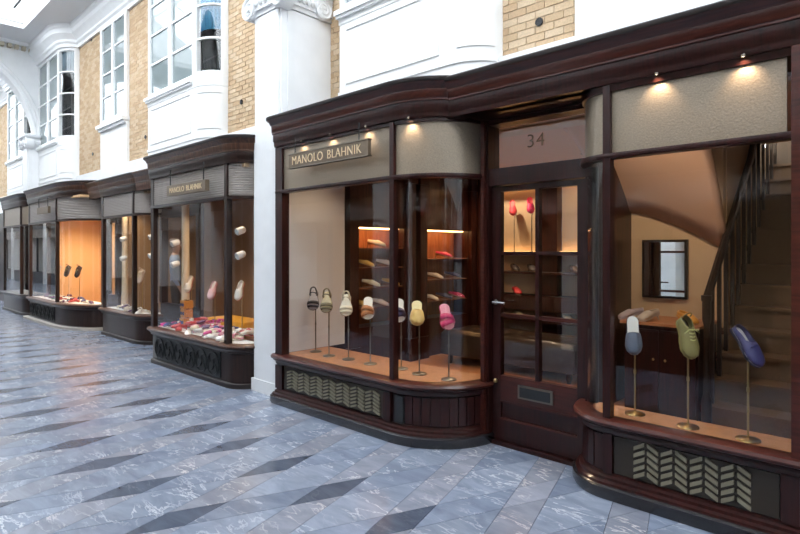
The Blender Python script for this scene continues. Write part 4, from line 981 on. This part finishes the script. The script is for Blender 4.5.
# rooms behind them
def room(nm, x0, x1, y0, y1, wallm, floorm, ceilm, label):
    r = struct('wall_' + nm, B(x0, x1, y1, y1 + 0.08, 0, 2.75), wallm, label)
    struct('wall_%s_left' % nm, B(x0 - 0.04, x0, y0, y1, 0, 2.75), wallm); struct('wall_%s_right' % nm, B(x1, x1 + 0.04, y0, y1, 0, 2.75), wallm)
    struct('ceiling_' + nm, B(x0, x1, y0, y1, 2.62, 2.68), ceilm); struct('floor_' + nm, B(x0, x1, y0, y1, 0.0, 0.1), floorm)
    return r
room('ochre_shop', -10.9, -5.56, 4.06, 6.2, TANW, DECK, TANW, 'tan walls of the shop with the ochre ottoman')
B(-5.56, -5.52, 3.52, 4.06, 0.1, 2.62).build('window_side_lining', PEACH, f2)
room('peach_shop', -15.3, -11.6, 4.06, 5.0, PEACH, DECK, PEACH, 'peach walls of the shop on the stone step')
room('blue_shop', -19.5, -15.38, 4.06, 5.5, plain('slate_wall', (0.10, 0.15, 0.20), 0.7), STONE, WALLD, 'slate walls of the farthest shop')
for x, y, c, e, a_ in ((-7.0, 3.75, f2, 16, 'above the shoe heap'), (-6.2, 3.75, f2, 12, 'above the shoe heap by the white pier'), (-10.6, 3.9, f3, 13, 'in the small recessed window'), (-9.9, 3.9, f3, 10, 'in the small recessed window by its rounded corner')):
    downlight((x, y, 2.50 if c is f2 else 2.5), e * 3.0, (x, y, 0.4), 'window downlight ' + a_, 130, group='window downlights of the neighbouring shops')
B(-7.86, -5.56, 3.32, 4.06, 2.51, 2.55).build('window_ceiling', TANW, f2); B(-11.15, -9.3, 3.76, 4.06, 2.51, 2.55).build('window_ceiling', TANW, f3)
B(-15.05, -11.8, 3.5, 4.06, 2.60, 2.64).build('window_ceiling', PEACH, f4)
downlight((-9.2, 4.15, 2.615), 40, (-9.3, 4.4, 1.2), 'room downlight above the person in the blue shirt', 110)  # extra lamp, added to light the person
downlight((-8.2, 4.9, 2.615), 60, None, 'room downlight above the ochre ottoman', 140); downlight((-13.9, 4.3, 2.595), 150, None, 'room downlight in the peach shop near its sign', 150)
downlight((-12.7, 4.3, 2.595), 150, None, 'room downlight in the peach shop near its rounded corner', 150); downlight((-14.2, 3.78, 2.595), 45, None, 'window downlight over the peach display', 140); downlight((-17.0, 4.6, 2.615), 25, None, 'room downlight in the farthest shop', 140, (0.8, 0.9, 1.0))  # the peach window lamp is added to brighten the display
# cream column and shop fittings
cl = thing('window_column', 'slim cream column inside the window with the shoe heap', 'column', (-7.86, 3.72, 0.1))
MB().lathe([(0.07, 0.4), (0.06, 0.45), (0.055, 0.5), (0.05, 2.3), (0.065, 2.36), (0.065, 2.41)], (-7.80, 3.70, 0.1), 16).build('shaft', COLC, cl, True)
cl3 = thing('window_column', 'slim cream column inside the small recessed window', 'column', (-10.9, 3.95, 0.1))
MB().lathe([(0.07, 0.4), (0.06, 0.45), (0.055, 0.5), (0.05, 2.3), (0.065, 2.36), (0.065, 2.41)], (-10.85, 3.98, 0.1), 16).build('shaft', COLC, cl3, True)
oc = thing('ochre_ottoman', 'rounded ochre velvet ottoman behind the shoe heap', 'ottoman', (-8.1, 4.6, 0.1))
cushion(-8.65, -7.45, 4.4, 4.95, 0.30, 0.47, 24, 12, 0.0, 0.07).build('seat', OCHRE, oc, True)
for x in (-8.5, -7.6):
    for y in (4.48, 4.87): MB().lathe([(0.018, 0), (0.025, 0.2)], (x, y, 0.1), 8).build('leg', BLACKW, oc)
def bullet(x, y, z, dx, label):
    r = thing('spotlight', label, 'spotlight', (x, y, z), 'white bullet spotlights in shop windows')
    MB().tube([(x - dx * 0.10, y, z), (x, y, z)], 0.008, 6).build('arm', LAMPW, r)
    mb = MB().lathe([(0.03, -0.06), (0.042, -0.04), (0.045, 0.05), (0.036, 0.055), (0.036, 0.045)], (0, 0, 0), 14)
    M = Matrix.Rotation(math.radians(110), 3, 'X'); mb.v = [tuple(M @ Vector(v) + Vector((x, y, z))) for v in mb.v]
    mb.build('head', LAMPW, r, True)
for x, y, z, d, q in ((-7.70, 3.5, 1.67, 1, 'upper spotlight by the cream column of the shoe heap window'), (-7.70, 3.5, 1.37, 1, 'lower spotlight by the cream column of the shoe heap window'), (-5.95, 3.5, 1.80, 1, 'upper spotlight at the rounded end of the shoe heap window'), (-5.95, 3.5, 1.51, 1, 'lower spotlight at the rounded end of the shoe heap window'),
                      (-10.6, 3.86, 1.77, 1, 'upper spotlight by the column of the small recessed window'), (-10.6, 3.86, 1.42, 1, 'lower spotlight by the column of the small recessed window'), (-9.65, 3.98, 1.80, 1, 'upper spotlight at the rounded end of the small recessed window'), (-9.65, 3.98, 1.48, 1, 'lower spotlight at the rounded end of the small recessed window')): bullet(x, y, z, d, q)
# shoe heap
base_sh = {}
COLS = {'magenta': (0.55, 0.03, 0.22), 'plum': (0.10, 0.02, 0.09), 'white': (0.78, 0.74, 0.70), 'navy': (0.03, 0.05, 0.20), 'cream': (0.72, 0.62, 0.48), 'pink': (0.75, 0.30, 0.38), 'red': (0.50, 0.04, 0.04), 'green': (0.05, 0.22, 0.08)}
def heap(n, x0, x1, y0, y1, z, cols, where, grp, slope=0.0):
    for i in range(n):
        u = (i + 0.5) / n; x = x0 + (x1 - x0) * u + random.uniform(-0.05, 0.05); y = random.uniform(y0, y1)
        c = cols(u) if callable(cols) else random.choice(cols)
        kd = random.choice(('pump', 'mule', 'slide')); key = (c, kd)
        lab = '%s %s lying in %s' % (c, {'pump': 'court shoe', 'mule': 'slip-on mule', 'slide': 'open slide sandal'}[kd], where)
        if key not in base_sh:
            o = shoe(kd, COLS[c], COLS['cream'], COLS[c], lab, grp); base_sh[key] = o
        else: o = copy_tree(base_sh[key]); tag(o, lab, group=grp)
        o.scale = (0.78, 0.78, 0.78); o.location = (x, y, z + 0.02 + (y - y0) * slope); o.rotation_euler = (random.uniform(-0.3, 0.3), random.uniform(-0.1, 0.25), random.uniform(-PI, PI))
heap(84, -7.66, -5.85, 3.36, 3.72, SILL + 0.01, lambda u: random.choice(['magenta', 'plum', 'navy', 'magenta', 'pink'] if u < 0.72 else ['white', 'cream', 'white', 'pink']) if random.random() > 0.4 else random.choice(['white', 'red', 'cream']), 'the colourful shoe heap beside the white pier', 'shoes heaped in the window beside the pier', 0.12)
heap(16, -10.9, -9.5, 3.82, 4.0, SILL + 0.01, ['white', 'plum', 'navy', 'cream'], 'the small recessed window', 'shoes in the small recessed window')
heap(20, -14.6, -12.2, 3.6, 3.95, SILL + 0.01, ['plum', 'navy', 'red', 'plum', 'cream', 'green'], 'the peach display on the stone step', 'shoes in the peach display')
for x, y, z, c, nm, yw in ((-7.45, 3.62, 1.08, (0.75, 0.62, 0.5), 'cream and coral', -60), (-6.75, 3.6, 1.03, (0.78, 0.45, 0.45), 'pale pink', -60), (-6.08, 3.6, 1.06, (0.8, 0.74, 0.66), 'white and black', -60)):
    stand(x, y, z - 0.09, 'thin shoe stand under the %s court shoe by the shoe heap' % nm, BRASS, 'stands over the shoe heap')
    pose_shoe(shoe('pump', c, (0.7, 0.6, 0.5), (0.5, 0.1, 0.08), '%s court shoe on a stand above the shoe heap' % nm, 'shoes over the shoe heap'), x, y - 0.03, z + 0.12, z - 0.1, yw, 62)
bt = thing('spotted_vase', 'orange and black spotted stepped vase among the shoe heap', 'vase', (-7.45, 3.55, SILL))
for i, (z, r_) in enumerate(((0.02, 0.07), (0.14, 0.06), (0.26, 0.065))):
    B(-7.45 - r_, -7.45 + r_, 3.55 - r_, 3.55 + r_, SILL + z, SILL + z + 0.11).build('tier', smat((0.62, 0.25, 0.05)), bt)
    for q in (-0.03, 0.03): MB().lathe([(0.022, -0.006), (0.022, 0.006)], (-7.45 + q, 3.55, SILL + z + 0.113), 10).build('spot', smat(BK), bt)
    for q in (-0.03, 0.03): MB().prism([(0.024 * math.cos(t * PI / 5), 0.024 * math.sin(t * PI / 5)) for t in range(10)], lambda u, v, k_: (-7.45 + q + u, k_, SILL + z + 0.055 + v), 3.55 - r_ - 0.004, 3.55 - r_ + 0.004).build('spot', smat((0.03, 0.03, 0.12)), bt)
for x, y, c, nm in ((-13.9, 3.72, (0.45, 0.36, 0.30), 'taupe'), (-13.35, 3.75, BK, 'black ankle-strap'), (-12.75, 3.78, (0.03, 0.02, 0.02), 'black laced'), (-9.85, 3.9, (0.7, 0.55, 0.42), 'pale tan')):
    stand(x, y, 0.98, 'thin tall stand under the %s boot' % nm, BRASS, 'boot stands')
    pose_shoe(shoe('lace', c, c, c, '%s boot on a tall stand' % nm, 'boots on stands', 'display_boot'), x, y - 0.02, 1.24, 0.98, -60, 60)

# person inside the shop, seen from behind in a pale blue shirt
def person(x, y, rot):
    root = thing('person', 'standing person in a pale blue shirt and dark trousers inside the ochre ottoman shop', 'person', (x, y, 0.1))
    J = {'pel': (0, 0, .86, .125, .10), 'wst': (0, 0, 1.0, .115, .09), 'chs': (0, .01, 1.2, .15, .105), 'shl': (0, .01, 1.32, .11, .08), 'nck': (0, .01, 1.40, .05, .05), 'hd0': (0, -.01, 1.47, .062, .07), 'hd1': (0, -.012, 1.55, .072, .085), 'hd2': (0, -.01, 1.63, .055, .065)}
    E = [('pel', 'wst'), ('wst', 'chs'), ('chs', 'shl'), ('shl', 'nck'), ('nck', 'hd0'), ('hd0', 'hd1'), ('hd1', 'hd2')]
    for s, t in ((1, 'l'), (-1, 'r')):
        J.update({'hip' + t: (s * .09, 0, .80, .085, .085), 'kne' + t: (s * .10, -.01, .45, .058, .058), 'ank' + t: (s * .105, .02, .08, .04, .042), 'toe' + t: (s * .12, -.13, .03, .035, .025),
                  'sho' + t: (s * .17, .01, 1.30, .062, .06), 'elb' + t: (s * .25, .03, 1.04, .043, .043), 'wri' + t: (s * .20, -.08, .83, .028, .028), 'hnd' + t: (s * .19, -.12, .76, .034, .02)})
        E += [('pel', 'hip' + t), ('hip' + t, 'kne' + t), ('kne' + t, 'ank' + t), ('ank' + t, 'toe' + t), ('shl', 'sho' + t), ('sho' + t, 'elb' + t), ('elb' + t, 'wri' + t), ('wri' + t, 'hnd' + t)]
        for k in range(4):
            a_ = 'f%d%s' % (k, t); J[a_] = (s * (.19 + (k - 1.5) * .02), -.14, .69 - .01 * (k in (1, 2)), .0095, .0095); E.append(('hnd' + t, a_))
        J['th' + t] = (s * .145, -.14, .74, .01, .01); E.append(('hnd' + t, 'th' + t))
    ks = list(J); me = bpy.data.meshes.new('body'); me.from_pydata([J[k][:3] for k in ks], [(ks.index(a_), ks.index(b2)) for a_, b2 in E], [])
    o = bpy.data.objects.new('body', me); COL.objects.link(o); md = o.modifiers.new('skin', 'SKIN')
    for i, k in enumerate(ks):
        sv = me.skin_vertices[0].data[i]; sv.radius = J[k][3:5]; sv.use_root = (k == 'pel')
    sb = o.modifiers.new('sub', 'SUBSURF'); sb.levels = sb.render_levels = 2
    dg = bpy.context.evaluated_depsgraph_get(); m2 = bpy.data.meshes.new_from_object(o.evaluated_get(dg)); bpy.data.objects.remove(o)
    skin, shirt, trou, hair, shoe_m = plain('skin', (0.55, 0.33, 0.23), 0.55), plain('blue_shirt', (0.24, 0.34, 0.55), 0.8), plain('dark_trousers', (0.05, 0.04, 0.035), 0.8), plain('brown_hair', (0.08, 0.045, 0.025), 0.6), smat(BK)
    m2.materials.clear()
    for q in (skin, shirt, trou, shoe_m): m2.materials.append(q)
    for p in m2.polygons:
        c = p.center; p.use_smooth = True
        if c.z < 0.07: p.material_index = 3
        elif c.z < 0.93 and abs(c.x) < 0.175 and c.y > -0.1 or c.z < 0.6: p.material_index = 2
        elif c.z < 1.385 and not (abs(c.x) > 0.13 and c.z < 0.86): p.material_index = 1
        else: p.material_index = 0
    b = bpy.data.objects.new('body', m2); COL.objects.link(b); b.parent = root
    MB().lathe([(0.01, -0.075), (0.07, -0.05), (0.086, 0.0), (0.08, 0.05), (0.05, 0.085), (0.008, 0.098)], (0, 0.0, 0.0), 16)
    hb = MB().lathe([(0.03, -0.085), (0.072, -0.06), (0.085, 0.0), (0.078, 0.055), (0.05, 0.085), (0.006, 0.097)], (0, 0, 0), 18)
    hb.v = [(vx * 0.98, vy * 1.08 + 0.022, vz + 1.585) for vx, vy, vz in hb.v]; h = bpy.data.objects.new('hair', hb.mesh('hair', hair, (0, 0, 0), True)); COL.objects.link(h); h.parent = root
    for s in (-1, 1):
        e = MB().lathe([(0.004, -0.028), (0.013, -0.015), (0.015, 0.012), (0.004, 0.03)], (s * 0.082, -0.005, 1.545), 8); eo = bpy.data.objects.new('ear', e.mesh('ear', skin, (0, 0, 0), True)); COL.objects.link(eo); eo.parent = root
        e = MB().lathe([(0.003, -0.01), (0.010, 0), (0.003, 0.01)], (s * 0.03, -0.085, 1.555), 8); eo = bpy.data.objects.new('eye', e.mesh('eye', LAMPW, (0, 0, 0), True)); COL.objects.link(eo); eo.parent = root
    no = MB().tube([(0, -0.085, 1.56), (0, -0.108, 1.525), (0, -0.085, 1.515)], [0.008, 0.014, 0.01], 7); eo = bpy.data.objects.new('nose', no.mesh('nose', skin, (0, 0, 0), True)); COL.objects.link(eo); eo.parent = root
    no = B(-0.022, 0.022, -0.088, -0.07, 1.486, 1.496); eo = bpy.data.objects.new('mouth', no.mesh('mouth', smat((0.4, 0.15, 0.12)))); COL.objects.link(eo); eo.parent = root
    root.rotation_euler = (0, 0, rot)
person(-9.55, 4.35, math.radians(150))

# ------------------------------------------------------------------ opposite side of the passage (seen only as reflections)
ow = struct('wall_opposite', B(-46, 12, -1.3, -1.05, 2.9, 6.6), STUCCO)
B(-46, 12, -1.3, -1.2, 0, 2.9).build('shop_back', TANW, ow)
struct('wall_end_far', B(-46.2, -46, -1.3, 4.35, 0, 7.7), STUCCO); struct('wall_end_near', B(12, 12.2, -1.3, 4.35, 0, 7.7), STUCCO)  # unseen closures added to keep sky light out of the open ends
xs = [x * 3.2 - 0.7 for x in range(-14, 5)]
for x in xs:
    if abs(x) > 1.0: B(x - 0.28, x + 0.28, -1.2, -0.42, 0, 2.95).build('pier', WHITE, ow)
for x in xs:
    x0, x1 = x + 0.28, x + 2.92
    if x0 < 1.2 and x1 > -1.2: x1 = min(x1, -1.2) if x0 < -1.2 else x1; x0 = max(x0, 1.2) if x1 > 1.2 else x0
    if x1 - x0 < 0.4: continue
    B(x0, x1, -1.0, -0.45, 0, 0.5).build('shop_plinth', DKBR, ow); B(x0, x1, -0.95, -0.4, 2.55, 2.9).build('shop_cornice', DKBR, ow)
    B(x0, x1, -0.52, -0.5, 2.15, 2.55).build('shop_fascia', FASC2, ow); B((x0 + x1) / 2 - 0.04, (x0 + x1) / 2 + 0.04, -0.55, -0.48, 0.5, 2.2).build('shop_mullion', DKBR, ow)
    window_grid(ow, x + 1.0, x + 2.2, 3.9, 6.0, -1.06, 2, 4)
struct('wall_back_far', B(-46, -17.9, 3.95, 4.05, 0, 2.7), DKBR); struct('wall_back_near', B(1.4, 12, 3.6, 4.05, 0, 2.7), DKBR)
